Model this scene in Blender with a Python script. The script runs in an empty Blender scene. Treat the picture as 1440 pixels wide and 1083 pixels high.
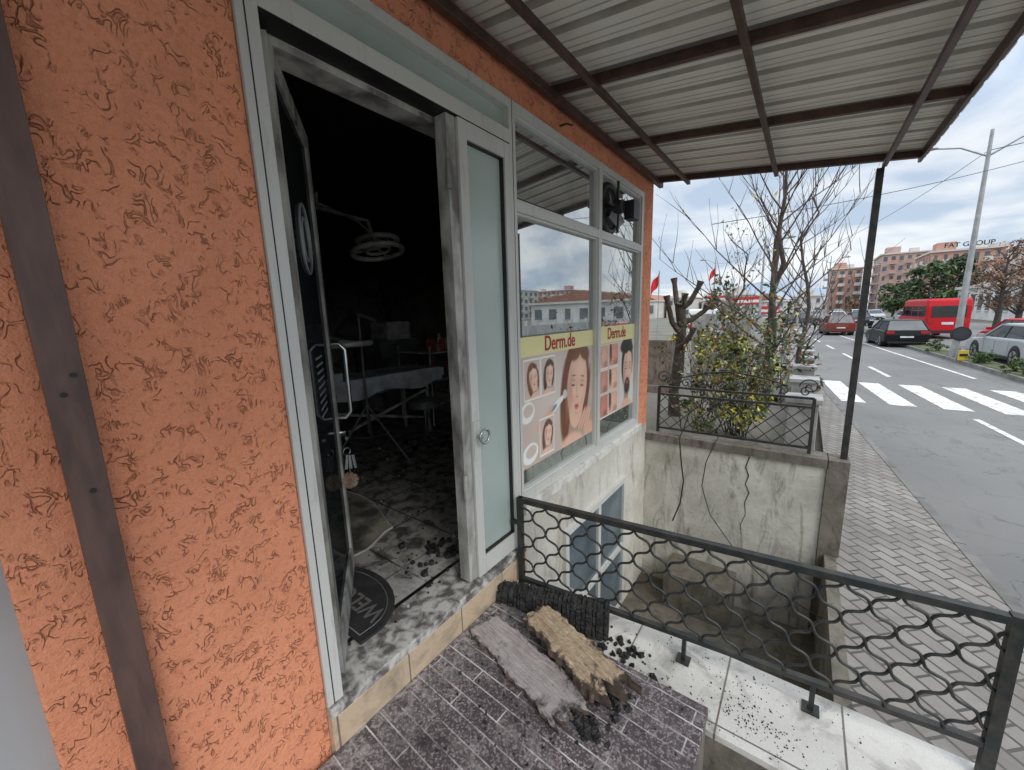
import bpy, math, random
import numpy as np
from mathutils import Vector, Matrix
ZO = 2.3
scene = bpy.context.scene
COL = scene.collection

# ---------------------------------------------------------------- materials
MC = {}
class NT:
    def __init__(s, name):
        m = bpy.data.materials.new(name); m.use_nodes = True
        s.m = m; s.t = m.node_tree; s.b = s.t.nodes['Principled BSDF']
        s.out = s.t.nodes['Material Output']
        g = s.t.nodes.new('ShaderNodeNewGeometry'); s.pos = g.outputs['Position']
    def n(s, typ, **kw):
        nd = s.t.nodes.new(typ)
        for k, v in kw.items(): setattr(nd, k, v)
        return nd
    def l(s, a, b): s.t.links.new(a, b)
    def noise(s, scale, detail=3, dist=0, vec=None, rough=.55, stretch=None):
        nd = s.n('ShaderNodeTexNoise'); nd.inputs['Scale'].default_value = scale
        nd.inputs['Detail'].default_value = detail; nd.inputs['Distortion'].default_value = dist
        nd.inputs['Roughness'].default_value = rough
        v = vec or s.pos
        if stretch:
            mp = s.n('ShaderNodeMapping'); mp.inputs['Scale'].default_value = stretch
            s.l(v, mp.inputs[0]); v = mp.outputs[0]
        s.l(v, nd.inputs['Vector']); return nd.outputs['Fac']
    def math(s, op, a, b=None, clamp=False):
        nd = s.n('ShaderNodeMath', operation=op); nd.use_clamp = clamp
        for i, v in enumerate((a, b)):
            if v is None: continue
            if isinstance(v, (int, float)): nd.inputs[i].default_value = v
            else: s.l(v, nd.inputs[i])
        return nd.outputs[0]
    def rng(s, v, a, b, c=0., d=1.):
        nd = s.n('ShaderNodeMapRange'); s.l(v, nd.inputs[0])
        for i, x in enumerate((a, b, c, d)): nd.inputs[i+1].default_value = x
        return nd.outputs[0]
    def mix(s, f, a, b):
        nd = s.n('ShaderNodeMix', data_type='RGBA')
        for sock, v in ((nd.inputs[0], f), (nd.inputs[6], a), (nd.inputs[7], b)):
            if isinstance(v, (int, float)): sock.default_value = v
            elif isinstance(v, tuple): sock.default_value = (*v[:3], 1)
            else: s.l(v, sock)
        return nd.outputs[2]
    def xyz(s):
        nd = s.n('ShaderNodeSeparateXYZ'); s.l(s.pos, nd.inputs[0]); return nd.outputs
    def bump(s, h, strength=.5, dist=.01, prev=None):
        nd = s.n('ShaderNodeBump'); nd.inputs['Strength'].default_value = strength
        nd.inputs['Distance'].default_value = dist; s.l(h, nd.inputs['Height'])
        if prev: s.l(prev, nd.inputs['Normal'])
        return nd.outputs[0]
    def set(s, col=None, rough=None, metal=None, nrm=None, spec=None):
        for k, v in (('Base Color', col), ('Roughness', rough), ('Metallic', metal), ('Normal', nrm), ('Specular IOR Level', spec)):
            if v is None: continue
            if isinstance(v, (int, float)): s.b.inputs[k].default_value = v
            elif isinstance(v, tuple): s.b.inputs[k].default_value = (*v, 1)
            else: s.l(v, s.b.inputs[k])
        return s.m

def M(name, c1, c2=None, rough=.7, metal=0, scale=4, lo=.4, hi=.65, bump=0, bscale=60, bdist=.004, stretch=None, spec=None):
    if name in MC: return MC[name]
    n = NT(name)
    c2 = c2 or tuple(x*.75 for x in c1)
    f = n.rng(n.noise(scale, 5, .3, stretch=stretch), lo, hi)
    nr = n.bump(n.noise(bscale, 3), bump, bdist) if bump else None
    MC[name] = n.set(n.mix(f, c1, c2), rough, metal, nr, spec)
    return MC[name]

def stucco():
    n = NT('orange_stucco')
    n1 = n.noise(36, 1.2, 1.2, stretch=(1, 1, .75))
    w = n.math('ABSOLUTE', n.math('SUBTRACT', n1, .5))
    line = n.rng(w, .0, .055, 1, 0)
    mask = n.rng(n.noise(22, 3, .5), .48, .60)
    g = n.math('MULTIPLY', line, mask)
    fine = n.noise(210, 4)
    med = n.noise(60, 4)
    h = n.math('ADD', n.math('MULTIPLY', g, -1.1), n.math('ADD', n.math('MULTIPLY', fine, .45), n.math('MULTIPLY', med, .8)))
    base = n.mix(n.rng(n.noise(1.7, 5), .35, .7), (.86, .335, .185), (.74, .26, .135))
    base = n.mix(n.rng(fine, .35, .75, .0, .4), base, (.93, .47, .30))
    base = n.mix(n.rng(med, .5, .3, 0, .35), base, (.60, .19, .09))
    col = n.mix(n.math('MULTIPLY', g, n.rng(n.noise(3, 4), .35, .65, .18, .48)), base, (.38, .13, .06))  # relief shading painted in: grooves tinted darker than the same-orange stucco
    spots = n.rng(n.noise(9, 6, 0, rough=.8), .70, .74)
    col = n.mix(n.math('MULTIPLY', spots, .5), col, (.8, .68, .55))
    grime = n.math('MULTIPLY', n.rng(n.noise(4, 7, 1, rough=.7, stretch=(1, 1, .5)), .5, .7), .35)
    col = n.mix(grime, col, (.48, .20, .12))
    return n.set(col, .92, 0, n.bump(h, 1.0, .0065), .2)
STUC = stucco()

def granite():
    n = NT('grooved_terrazzo')
    br = n.n('ShaderNodeTexBrick'); br.offset = .5
    br.inputs['Scale'].default_value = 1; br.inputs['Brick Width'].default_value = .40
    br.inputs['Row Height'].default_value = .066; br.inputs['Mortar Size'].default_value = .0030
    br.inputs['Mortar Smooth'].default_value = .15
    mp = n.n('ShaderNodeMapping'); mp.inputs['Rotation'].default_value = (0, 0, math.radians(3))
    n.l(n.pos, mp.inputs[0]); n.l(mp.outputs[0], br.inputs['Vector'])
    vo = n.n('ShaderNodeTexVoronoi'); vo.inputs['Scale'].default_value = 150; n.l(n.pos, vo.inputs['Vector'])
    sp = n.n('ShaderNodeSeparateColor'); n.l(vo.outputs['Color'], sp.inputs[0])
    base = n.mix(n.rng(sp.outputs[0], .55, .95), (.085, .068, .072), (.34, .29, .30))
    base = n.mix(n.rng(n.noise(3, 5), .4, .7, 0, .6), base, (.045, .036, .039))
    ash = n.rng(n.noise(4.5, 7, .8, rough=.65), .42, .60)
    mort = n.math('MULTIPLY', br.outputs['Fac'], n.rng(ash, 0, 1, .10, .95))
    col = n.mix(mort, base, (.66, .64, .62))
    dust = n.rng(n.noise(8, 9, 1, rough=.75), .52, .74)
    col = n.mix(n.math('MULTIPLY', dust, .5), col, (.46, .43, .41))
    X = n.xyz()
    # ash fallout close to the threshold
    near = n.math('MULTIPLY', n.rng(X['X'], .0, .28, 1, 0), n.rng(n.noise(22, 7, 1, rough=.7), .45, .65))
    col = n.mix(n.math('MULTIPLY', near, .75), col, (.58, .56, .54))
    dk = n.math('MULTIPLY', n.rng(n.noise(7, 7, .7, rough=.7), .55, .68), .7)
    col = n.mix(dk, col, (.03, .026, .027))
    return n.set(col, n.rng(n.noise(6, 3), .3, .7, .35, .75), 0, n.bump(n.math('ADD', n.math('MULTIPLY', br.outputs['Fac'], -1), n.math('MULTIPLY', n.noise(90, 3), .3)), .5, .004))
GRAN = granite()

def tiles(name, c1, c2, mortar, w, h, ms, off=0, rough=.4, dirt=(.1, .09, .08), dlo=.5, dhi=.75, damt=.7, rot=0, dscale=3, bstr=.4, shift=(0,0,0), vert=None, spec=None, powder=None):
    n = NT(name)
    br = n.n('ShaderNodeTexBrick'); br.offset = off
    br.inputs['Scale'].default_value = 1; br.inputs['Brick Width'].default_value = w
    br.inputs['Row Height'].default_value = h; br.inputs['Mortar Size'].default_value = ms
    br.inputs['Color1'].default_value = (*c1, 1); br.inputs['Color2'].default_value = (*c2, 1)
    br.inputs['Mortar'].default_value = (*mortar, 1)
    v = n.pos
    if vert:
        sx = n.n('ShaderNodeSeparateXYZ'); n.l(v, sx.inputs[0]); cx = n.n('ShaderNodeCombineXYZ')
        n.l(sx.outputs[vert], cx.inputs[0]); n.l(sx.outputs['Z'], cx.inputs[1]); v = cx.outputs[0]
    mp = n.n('ShaderNodeMapping'); mp.inputs['Rotation'].default_value = (0, 0, rot); mp.inputs['Location'].default_value = shift
    n.l(v, mp.inputs[0]); n.l(mp.outputs[0], br.inputs['Vector'])
    d = n.rng(n.noise(dscale, 7, .6, rough=.65), dlo, dhi)
    col = n.mix(n.math('MULTIPLY', d, damt), br.outputs['Color'], dirt)
    fine = n.rng(n.noise(120, 3), .3, .7, 0, .15)
    col = n.mix(fine, col, dirt)
    if powder:
        X = n.xyz(); pz = n.math('MULTIPLY', n.rng(X['X'], powder[0], powder[1], 0, 1), n.rng(n.noise(11, 8, 1, rough=.7), .38, .6))
        col = n.mix(n.math('MULTIPLY', pz, .8), col, (.62, .60, .57))
    return n.set(col, rough, 0, n.bump(n.math('MULTIPLY', br.outputs['Fac'], -1), bstr, .006), spec)

def concrete(name, c1, c2, c3, sc=1.5, lo2=.5, hi2=.66):
    n = NT(name)
    a = n.rng(n.noise(sc, 8, .8, rough=.65), .38, .62)
    b = n.rng(n.noise(sc*1.2, 7, 1.0, stretch=(2.5, 2.5, .6), rough=.7), lo2, hi2)
    c = n.mix(a, c1, c2); c = n.mix(n.math('MULTIPLY', b, .8), c, c3)
    d = n.rng(n.noise(18, 8, .5, rough=.75), .56, .72)
    c = n.mix(n.math('MULTIPLY', d, .5), c, c3)
    return n.set(c, .9, 0, n.bump(n.noise(30, 6), .5, .01))

def asphalt():
    n = NT('asphalt')
    a = n.rng(n.noise(.35, 5, .4), .35, .65)
    c = n.mix(a, (.165, .16, .15), (.21, .202, .188))
    sp = n.rng(n.noise(90, 4), .3, .7)
    c = n.mix(n.math('MULTIPLY', sp, .5), c, (.11, .107, .102))
    st = n.rng(n.noise(1.3, 6, 1.5, stretch=(1, .25, 1)), .58, .68)
    c = n.mix(n.math('MULTIPLY', st, .35), c, (.085, .085, .082))
    cr = n.math('ABSOLUTE', n.math('SUBTRACT', n.noise(1.1, 5, .8), .5))
    c = n.mix(n.math('MULTIPLY', n.rng(cr, .002, .006, 1, 0), .5), c, (.05, .05, .05))
    return n.set(c, .85, 0, n.bump(n.noise(120, 3), .5, .006))

def alum():
    n = NT('aluminium_frame')
    c = n.mix(n.rng(n.noise(1.2, 3), .35, .65), (.63, .63, .595), (.57, .57, .53))
    st = n.math('MULTIPLY', n.rng(n.noise(9, 7, .4, stretch=(3, 3, .35), rough=.7), .54, .72), .45)
    c = n.mix(st, c, (.26, .245, .215))
    sp = n.math('MULTIPLY', n.rng(n.noise(45, 6, 0, rough=.8), .64, .72), .5)
    c = n.mix(sp, c, (.15, .14, .125))
    return n.set(c, .42, 0, None)
ALU = alum()
ALUD = M('sooty_aluminium', (.50, .49, .45), (.14, .13, .115), .5, 0, 9, stretch=(1, 1, .4))
def glassmat(name, base, fac, rough=.015, trans=False):
    n = NT(name)
    df = n.n('ShaderNodeBsdfTransparent') if trans else n.n('ShaderNodeBsdfDiffuse'); df.inputs[0].default_value = (*base, 1)
    gl = n.n('ShaderNodeBsdfGlossy'); gl.inputs[0].default_value = (.92, .96, .97, 1); gl.inputs['Roughness'].default_value = rough
    mx = n.n('ShaderNodeMixShader')
    f = n.rng(n.noise(2.5, 4), .3, .7, fac*.85, fac*1.1)
    n.l(f, mx.inputs[0]); n.l(df.outputs[0], mx.inputs[1]); n.l(gl.outputs[0], mx.inputs[2])
    res = mx.outputs[0]
    if trans:
        d2 = n.n('ShaderNodeBsdfDiffuse'); d2.inputs[0].default_value = (.32, .34, .32, 1)
        m2 = n.n('ShaderNodeMixShader'); n.l(n.rng(n.noise(1.6, 7, 1, rough=.65), .3, .7, .04, .24), m2.inputs[0]); n.l(res, m2.inputs[1]); n.l(d2.outputs[0], m2.inputs[2]); res = m2.outputs[0]
    n.l(res, n.out.inputs[0])
    return n.m
GLASS = glassmat('window_glass', (.70, .76, .73), .62, .012, True)
DGLASS = glassmat('dark_door_glass', (.014, .015, .016), .16, .05)
CARGL = glassmat('car_glass', (.01, .012, .014), .12, .05)
FROST = M('frosted_glass', (.46, .54, .50), (.39, .46, .425), .22, 0, 1.4, spec=.6)
BROWN = M('brown_painted_steel', (.10, .052, .038), (.05, .030, .025), .45, .2, 12, bump=.25, bscale=40)
PIPE = M('rusty_brown_tube', (.16, .092, .075), (.088, .054, .046), .5, .15, 7, lo=.35, hi=.7, bump=.3, bscale=35, stretch=(4, 4, .8))
IRON = M('black_wrought_iron', (.024, .030, .030), (.060, .055, .047), .45, .3, 15, bump=.4, bscale=90)
def sootmat():
    n = NT('soot_wall'); X = n.xyz()
    hz = n.math('ADD', X['Z'], n.math('MULTIPLY', n.math('SUBTRACT', n.noise(1.4, 6, .6), .5), 1.2))
    c = n.mix(n.rng(hz, 1.2, 3.0), (.36, .34, .30), (.018, .017, .015))
    c = n.mix(n.math('MULTIPLY', n.rng(n.noise(3, 7, 1, rough=.7), .5, .62), .7), c, (.02, .019, .017))
    return n.set(c, .95, 0, n.bump(n.noise(14, 5), .4, .01), .1)
SOOT = sootmat()
CHAR = M('charred_wood', (.010, .010, .010), (.040, .038, .036), .7, 0, 25, bump=1, bscale=40, bdist=.02)
PLASTER = concrete('stained_plaster', (.70, .67, .59), (.52, .49, .42), (.22, .19, .15), 1.6, .54, .7)
PITW = concrete('stained_concrete', (.64, .62, .55), (.44, .42, .36), (.13, .11, .085), 2.2, .52, .68)
DCONC = concrete('dark_concrete', (.22, .195, .16), (.13, .115, .095), (.06, .05, .04), 4)
PITD = concrete('dark_pit_concrete', (.19, .17, .135), (.11, .098, .076), (.04, .04, .028), 3)  # darker concrete tone for the well's floor, steps and side wall
BEIGE = tiles('beige_tile', (.64, .49, .34), (.56, .43, .30), (.2, .16, .12), .33, .5, .004, 0, .35, dirt=(.20, .17, .135), vert='Y', shift=(.1, .1, 0), dlo=.48, dhi=.68, dscale=6)
WTILE = tiles('white_tile', (.72, .70, .65), (.64, .625, .58), (.16, .14, .12), .42, .42, .004, 0, .3, dirt=(.13, .12, .105), dlo=.48, dhi=.72, damt=.8, shift=(.12, .13, 0), dscale=6)
FLOOR = tiles('burnt_floor_tile', (.46, .44, .40), (.38, .36, .325), (.06, .06, .06), .4, .4, .006, 0, .55, dirt=(.030, .028, .026), dlo=.44, dhi=.60, damt=.88, dscale=9, powder=(-.55, -.15))
PAVE = tiles('sidewalk_pavers', (.31, .285, .255), (.225, .205, .185), (.075, .068, .06), .2, .105, .008, .5, .85, dirt=(.14, .125, .11), dlo=.42, dhi=.66, damt=.55, rot=math.radians(47), dscale=2.2, bstr=.8)
ASPH = asphalt()
WHITE = M('road_paint', (.70, .69, .66), (.34, .33, .31), .8, 0, 6, lo=.47, hi=.66, bump=.2)
KERB = M('kerb_concrete', (.20, .19, .175), (.12, .115, .105), .9, 0, 3, bump=.4)
GROUND = M('ground_dirt', (.17, .155, .13), (.10, .10, .06), .95, 0, .3, bump=.4, bscale=8, bdist=.03)
GRASS = M('median_grass', (.07, .10, .03), (.12, .11, .06), .95, 0, 2, bump=.8, bscale=40, bdist=.03)
BARK = M('bark', (.075, .062, .052), (.035, .03, .026), .9, 0, 20, bump=.6, bscale=50)
TWIG = M('twig', (.11, .085, .068), (.055, .044, .036), .9, 0, 10)
LG = M('leaf_green', (.075, .13, .032), (.12, .17, .05), .6, 0, 9)
LD = M('leaf_dark', (.025, .052, .018), (.045, .08, .025), .6, 0, 9)
LY = M('leaf_yellow', (.62, .54, .09), (.36, .32, .07), .6, 0, 12)
LB = M('leaf_brown', (.24, .12, .06), (.14, .075, .045), .8, 0, 6)
STEELG = M('galvanised_steel', (.38, .39, .39), (.28, .29, .29), .45, .4, 4)
TYRE = M('tyre', (.015, .015, .015), None, .8)
RIM = M('wheel_rim', (.42, .43, .44), None, .35, .6)
BLKP = M('black_plastic', (.018, .018, .018), None, .5)
TAIL = M('tail_light', (.45, .02, .02), None, .2)
HEADL = M('head_light', (.7, .72, .72), None, .15)
CHROME = M('chrome', (.55, .56, .56), None, .18, 1)
STONE = M('grey_stone', (.38, .38, .37), (.23, .23, .22), .8, 0, 5, bump=.3)
REDP = M('red_fabric', (.62, .02, .025), None, .6)
ROOFT = M('roof_trim_red', (.42, .16, .11), (.60, .48, .42), .7, 0, 14)

def roofsheet():
    n = NT('corrugated_sheet')
    st = n.rng(n.noise(1.6, 5, .3), .42, .66)
    c = n.mix(st, (.84, .81, .74), (.70, .67, .59))
    r = n.rng(n.noise(3, 7, .5, stretch=(.35, 3, 1), rough=.7), .56, .72)
    c = n.mix(n.math('MULTIPLY', r, .5), c, (.34, .29, .22))
    return n.set(c, .5, .0, None)
SHEET = roofsheet()
RIBD = M('sheet_rib_shade', (.60, .575, .52), (.46, .43, .38), .6, 0, 5)  # darker copies of the sheet: rib shading put into the colour
RIBE = M('sheet_rib_deep_shade', (.34, .32, .28), (.24, .22, .19), .6, 0, 5)
COLS = {}
def C(r, g, b, rough=.45):
    k = (r, g, b)
    if k not in COLS:
        lin = tuple(((x/255+.055)/1.055)**2.4 if x > 10 else x/255/12.92 for x in k)
        COLS[k] = M('tint_%02x%02x%02x' % k, lin, tuple(x*.86 for x in lin), rough, 0, 11)
    return COLS[k]

# ---------------------------------------------------------------- mesh builder
class MB:
    def __init__(s): s.v = []; s.f = []; s.mi = []; s.sm = []; s.mats = []; s.T = None
    def mid(s, m):
        if m not in s.mats: s.mats.append(m)
        return s.mats.index(m)
    def add(s, vs, fs, m, smooth=False):
        b = len(s.v)
        if s.T: vs = [s.T(*p) for p in vs]
        s.v += [tuple(p) for p in vs]; i = s.mid(m)
        for f in fs: s.f.append([b+k for k in f]); s.mi.append(i); s.sm.append(smooth)
    def box(s, x0, x1, y0, y1, z0, z1, m):
        vs = [(x, y, z) for z in (z0, z1) for y in (y0, y1) for x in (x0, x1)]
        s.add(vs, [(0, 2, 3, 1), (4, 5, 7, 6), (0, 1, 5, 4), (2, 6, 7, 3), (0, 4, 6, 2), (1, 3, 7, 5)], m)
    def bar(s, p, q, w, h, m):
        p = Vector(p); q = Vector(q); t = (q-p).normalized()
        up = Vector((0, 0, 1)) if abs(t.z) < .9 else Vector((0, 1, 0))
        sd = t.cross(up).normalized(); up = sd.cross(t)
        vs = []
        for c in (p, q):
            for a, b in ((-1, -1), (1, -1), (1, 1), (-1, 1)): vs.append(c+sd*(a*w/2)+up*(b*h/2))
        s.add(vs, [(3, 2, 1, 0), (4, 5, 6, 7), (0, 1, 5, 4), (1, 2, 6, 5), (2, 3, 7, 6), (3, 0, 4, 7)], m)
    def tube(s, path, rad, m, n=6, caps=True):
        pts = [Vector(p) for p in path]; N = len(pts)
        if isinstance(rad, (int, float)): rad = [rad]*N
        vs = []; prev = None
        for i, p in enumerate(pts):
            t = (pts[min(i+1, N-1)]-pts[max(i-1, 0)])
            t = t.normalized() if t.length > 1e-9 else Vector((0, 0, 1))
            if prev is None:
                ref = Vector((0, 0, 1)) if abs(t.z) < .9 else Vector((1, 0, 0))
                a = t.cross(ref).normalized()
            else:
                a = (prev-t*prev.dot(t)); a = a.normalized() if a.length > 1e-6 else t.orthogonal().normalized()
            prev = a; b = t.cross(a)
            for k in range(n):
                an = 2*math.pi*k/n; vs.append(p+(a*math.cos(an)+b*math.sin(an))*rad[i])
        fs = [(i*n+k, i*n+(k+1) % n, (i+1)*n+(k+1) % n, (i+1)*n+k) for i in range(N-1) for k in range(n)]
        s.add(vs, fs, m, True)
        if caps:
            s.add(vs[:n], [tuple(range(n))[::-1]], m); s.add(vs[-n:], [tuple(range(n))], m)
    def prism(s, poly, axis, a, b, m):
        n = len(poly); vs = []
        for c in (a, b):
            for (p, q) in poly:
                vs.append({'x': (c, p, q), 'y': (p, c, q), 'z': (p, q, c)}[axis])
        fs = [tuple(range(n))[::-1], tuple(range(n, 2*n))]+[(i, (i+1) % n, n+(i+1) % n, n+i) for i in range(n)]
        s.add(vs, fs, m)
    def leaf(s, p, size, m, rng):
        a = Vector((rng.gauss(0, 1), rng.gauss(0, 1), rng.gauss(0, 1))).normalized(); b = a.orthogonal().normalized()
        b = (Matrix.Rotation(rng.random()*6.28, 3, a) @ b); p = Vector(p)
        s.add([p-a*size, p+b*size*.45, p+a*size, p-b*size*.45], [(0, 1, 2, 3)], m)
    def build(s, name, bevel=0, sub=0):
        vs = [Vector((x, y, z+ZO)) for x, y, z in s.v]
        xs = [v.x for v in vs]; ys = [v.y for v in vs]; zs = [v.z for v in vs]
        o = Vector(((min(xs)+max(xs))/2, (min(ys)+max(ys))/2, min(zs)))
        me = bpy.data.meshes.new(name); me.from_pydata([v-o for v in vs], [], s.f)
        for m in s.mats: me.materials.append(m)
        me.polygons.foreach_set('material_index', s.mi); me.polygons.foreach_set('use_smooth', s.sm)
        me.update()
        ob = bpy.data.objects.new(name, me); ob.location = o; COL.objects.link(ob)
        if bevel:
            md = ob.modifiers.new('bevel', 'BEVEL'); md.width = bevel; md.segments = 3; md.limit_method = 'ANGLE'; md.angle_limit = math.radians(35)
        return ob
def group(name, obs):
    e = bpy.data.objects.new(name, None); e.empty_display_size = .2; COL.objects.link(e)
    xs = [o.location.x for o in obs]; ys = [o.location.y for o in obs]
    e.location = (sum(xs)/len(xs), sum(ys)/len(ys), min(o.location.z for o in obs))
    for o in obs: o.parent = e; o.location = o.location-e.location
    return e
def text(body, size, mat, loc, rot, name, sx=1, extr=.0006, bold=.012):
    cu = bpy.data.curves.new(name, 'FONT'); cu.body = body; cu.size = size; cu.extrude = extr; cu.align_x = 'CENTER'; cu.align_y = 'CENTER'
    cu.offset = size*bold
    tmp = bpy.data.objects.new(name+'_tmp', cu); COL.objects.link(tmp)
    dg = bpy.context.evaluated_depsgraph_get(); dg.update()
    me = bpy.data.meshes.new_from_object(tmp.evaluated_get(dg)); bpy.data.objects.remove(tmp)
    me.name = name; me.materials.clear(); me.materials.append(mat)
    ob = bpy.data.objects.new(name, me); ob.location = (loc[0], loc[1], loc[2]+ZO); ob.rotation_euler = rot; ob.scale = (sx, 1, 1)
    COL.objects.link(ob); return ob
TR = (math.pi/2, 0, math.pi/2)

# ================================================================ GROUND
PX0, PX1, PY0, PY1 = -.02, 1.68, 1.93, 4.17
g = MB(); B = 900
def gq(x0, x1, y0, y1, z, m, mb): mb.add([(x0, y0, z), (x1, y0, z), (x1, y1, z), (x0, y1, z)], [(0, 1, 2, 3)], m)
for r in ((-B, PX0, -B, B), (PX1, B, -B, B), (PX0, PX1, -B, PY0), (PX0, PX1, PY1, B)): gq(*r, -2.32, GROUND, g)
g.build('ground')

def kx(y): return 2.74-.095*(y-4)
rd = MB()
ys = [-30, 4, 30, 70, 140, 400]
for a, b in zip(ys[:-1], ys[1:]):
    rd.add([(kx(a), a, -2.3), (kx(a)+19, a, -2.3), (kx(b)+19, b, -2.3), (kx(b), b, -2.3)], [(0, 1, 2, 3)], ASPH)
rd.build('road')
sw = MB()
for a, b in ((-12, 12), (12, 60), (60, 140)):
    l0, l1 = (1.68, 1.68) if a < 0 else (1.55-.09*(a-12), 1.55-.09*(b-12))
    sw.add([(l0, a, -2.17), (kx(a)-.09, a, -2.17), (kx(b)-.09, b, -2.17), (l1, b, -2.17), (l0, a, -2.31), (l1, b, -2.31)], [(0, 1, 2, 3), (4, 0, 3, 5)], PAVE)
sw.build('sidewalk')
kb = MB()
y = -12
while y < 100:
    a, b = y+.006, y+.994
    vs = []
    for q in (a, b):
        vs += [(kx(q)-.09, q, -2.31), (kx(q), q, -2.31), (kx(q)-.01, q, -2.165), (kx(q)-.09, q, -2.165)]
    kb.add(vs, [(0, 1, 2, 3), (7, 6, 5, 4), (1, 5, 6, 2), (2, 6, 7, 3)], KERB); y += 1
kb.build('kerb')
mk = MB()
def stripe(x0, x1, y0, y1, m=WHITE, z=-2.295):
    sh = lambda y: -.095*(y-12)
    mk.add([(x0+sh(y0), y0, z), (x1+sh(y0), y0, z), (x1+sh(y1), y1, z), (x0+sh(y1), y1, z)], [(0, 1, 2, 3)], m)
x = 2.18
while x < 6.3: stripe(x, x+.45, 12.2, 15.4); x += .86
stripe(4.05, 4.15, 2, 11.4)
yy = 17
while yy < 90: stripe(4.0, 4.12, yy, yy+2.5); yy += 5
stripe(6.0, 6.1, 17.5, 60)
for i in range(8): stripe(8.6+i*.86, 9.02+i*.86, 12.2, 15.2)
mk.build('road_markings')
md = MB()
md.prism([(6.35, 16.6), (7.05, 16.4), (6.4, 34), (5.2, 60), (4.4, 60), (5.55, 30)], 'z', -2.31, -2.17, KERB)
md.prism([(6.45, 16.9), (6.9, 16.8), (6.25, 34), (5.05, 59), (4.55, 59), (5.7, 30)], 'z', -2.2, -2.15, GRASS)
md.build('median_island')
fs = MB(); fs.box(21.5, 26, -10, 140, -2.31, -2.17, PAVE); fs.build('far_pavement')

# ================================================================ BUILDING
parts = []
w = MB()
w.box(-.22, 0, -.05, .54, -2.32, 3.4, STUC)
w.box(-.22, 0, .54, 3.85, 1.072, 3.4, STUC)
w.box(-.22, 0, 3.85, 4.15, -1.2, 3.4, STUC)
w.box(-4.3, -.22, 3.97, 4.148, -1.2, 3.4, STUC)
parts.append(w.build('stucco_walls', bevel=.006))
w = MB()
w.box(-.22, .0, 1.81, 4.15, -4.2, -1.2, PLASTER)
w.box(-.22, -.002, .54, 1.81, -2.32, -1.44, PLASTER)
w.box(-4.3, -.22, 3.97, 4.15, -4.2, -1.2, PLASTER)
parts.append(w.build('plaster_base'))
w = MB(); w.box(-.2, .035, 1.8, 3.9, -1.2, -1.135, M('painted_sill', (.74, .72, .67), (.46, .44, .39), .7, 0, 9)); parts.append(w.build('window_sill', bevel=.004))
w = MB(); w.box(0, .028, .54, 1.80, -1.585, -1.445, BEIGE)
w.box(-.2, .03, .54, 1.80, -1.443, -1.40, M('threshold', (.58, .56, .52), (.13, .12, .11), .6, 0, 16, lo=.42, hi=.6)); parts.append(w.build('entrance_riser', bevel=.003))
w = MB(); w.box(-.4, -.09, -3, -.052, -2.32, 3.4, M('grey_panel', (.42, .44, .45), (.34, .36, .37), .5, 0, 1)); parts.append(w.build('grey_side_panel'))
rm = MB()
gq(-4.2, -.2, -.5, 3.97, -1.38, FLOOR, rm)
gq(-4.2, -.2, -.5, 3.97, 1.25, SOOT, rm)
rm.box(-4.3, -4.2, -.6, 3.97, -1.5, 1.4, SOOT); rm.box(-4.3, -.22, -.62, -.5, -1.5, 1.4, SOOT)
rm.box(-4.2, -.22, 3.93, 3.968, -1.5, 1.4, SOOT)
rm.box(-.24, -.222, -.5, .54, -1.4, 1.3, SOOT); rm.box(-.24, -.1, 1.81, 3.93, -1.4, -1.2, SOOT)
rm.box(-4.3, 0, -.6, 3.96, 3.38, 3.45, PLASTER)
parts.append(rm.build('interior_room'))
f = MB()
def fr(y0, y1, z0, z1, m=ALU, x0=-.09, x1=.012): f.box(x0, x1, y0, y1, z0, z1, m)
fr(.541, .60, -1.40, 1.07); fr(1.76, 1.815, -1.40, 1.07)
fr(.60, 1.76, .86, .925); fr(.60, 1.76, 1.03, 1.071)
fr(1.815, 3.80, -1.134, -1.08); fr(1.815, 3.80, .545, .60); fr(1.815, 3.80, 1.025, 1.071)
fr(3.80, 3.85, -1.134, 1.071); fr(2.865, 2.915, -1.08, .545); fr(2.865, 2.915, .60, 1.025)
for (a, b) in ((1.815, 2.865), (2.915, 3.80)):
    for (c, d) in ((-1.08, .545), (.60, 1.025)):
        for q in ((a, a+.014, c, d), (b-.014, b, c, d), (a+.014, b-.014, c, c+.014), (a+.014, b-.014, d-.014, d)):
            fr(*q, x0=-.05, x1=-.004)
# raised profile lines and rubber seals
for q in ((.541+.022, .541+.026, -1.40, 1.07), (1.785, 1.789, -1.40, 1.07)): fr(*q, m=BLKP, x0=.0, x1=.0135)
fr(.60, 1.76, .858, .8605, m=BLKP, x0=-.08, x1=.0135)
f.box(-.2, -.09, .542, .575, -1.4, 1.07, ALUD); f.box(-.2, -.09, .60, 1.76, .84, .90, ALUD)
parts.append(f.build('window_frames', bevel=.003))
f = MB()
for (a, b, c, d) in ((1.815, 2.865, -1.08, .545), (2.915, 3.80, -1.08, .545), (1.815, 2.865, .60, 1.025), (2.915, 3.80, .60, 1.025)):
    f.add([(-.03, a, c), (-.03, b, c), (-.03, b, d), (-.03, a, d)], [(0, 1, 2, 3)], GLASS)
parts.append(f.build('window_panes'))
f = MB()
for (a, b) in ((1.83, 2.85), (2.93, 3.785)): f.add([(-.0345, a, -1.066), (-.0345, b, -1.066), (-.0345, b, -.30), (-.0345, a, -.30)], [(0, 1, 2, 3)], M('pale_film', (.42, .46, .43), (.30, .34, .31), .5, 0, 4))
parts.append(f.build('pane_film'))
f = MB(); f.box(-.045, -.03, .60, 1.76, .925, 1.03, FROST); parts.append(f.build('transom_pane'))
f = MB()
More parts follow.
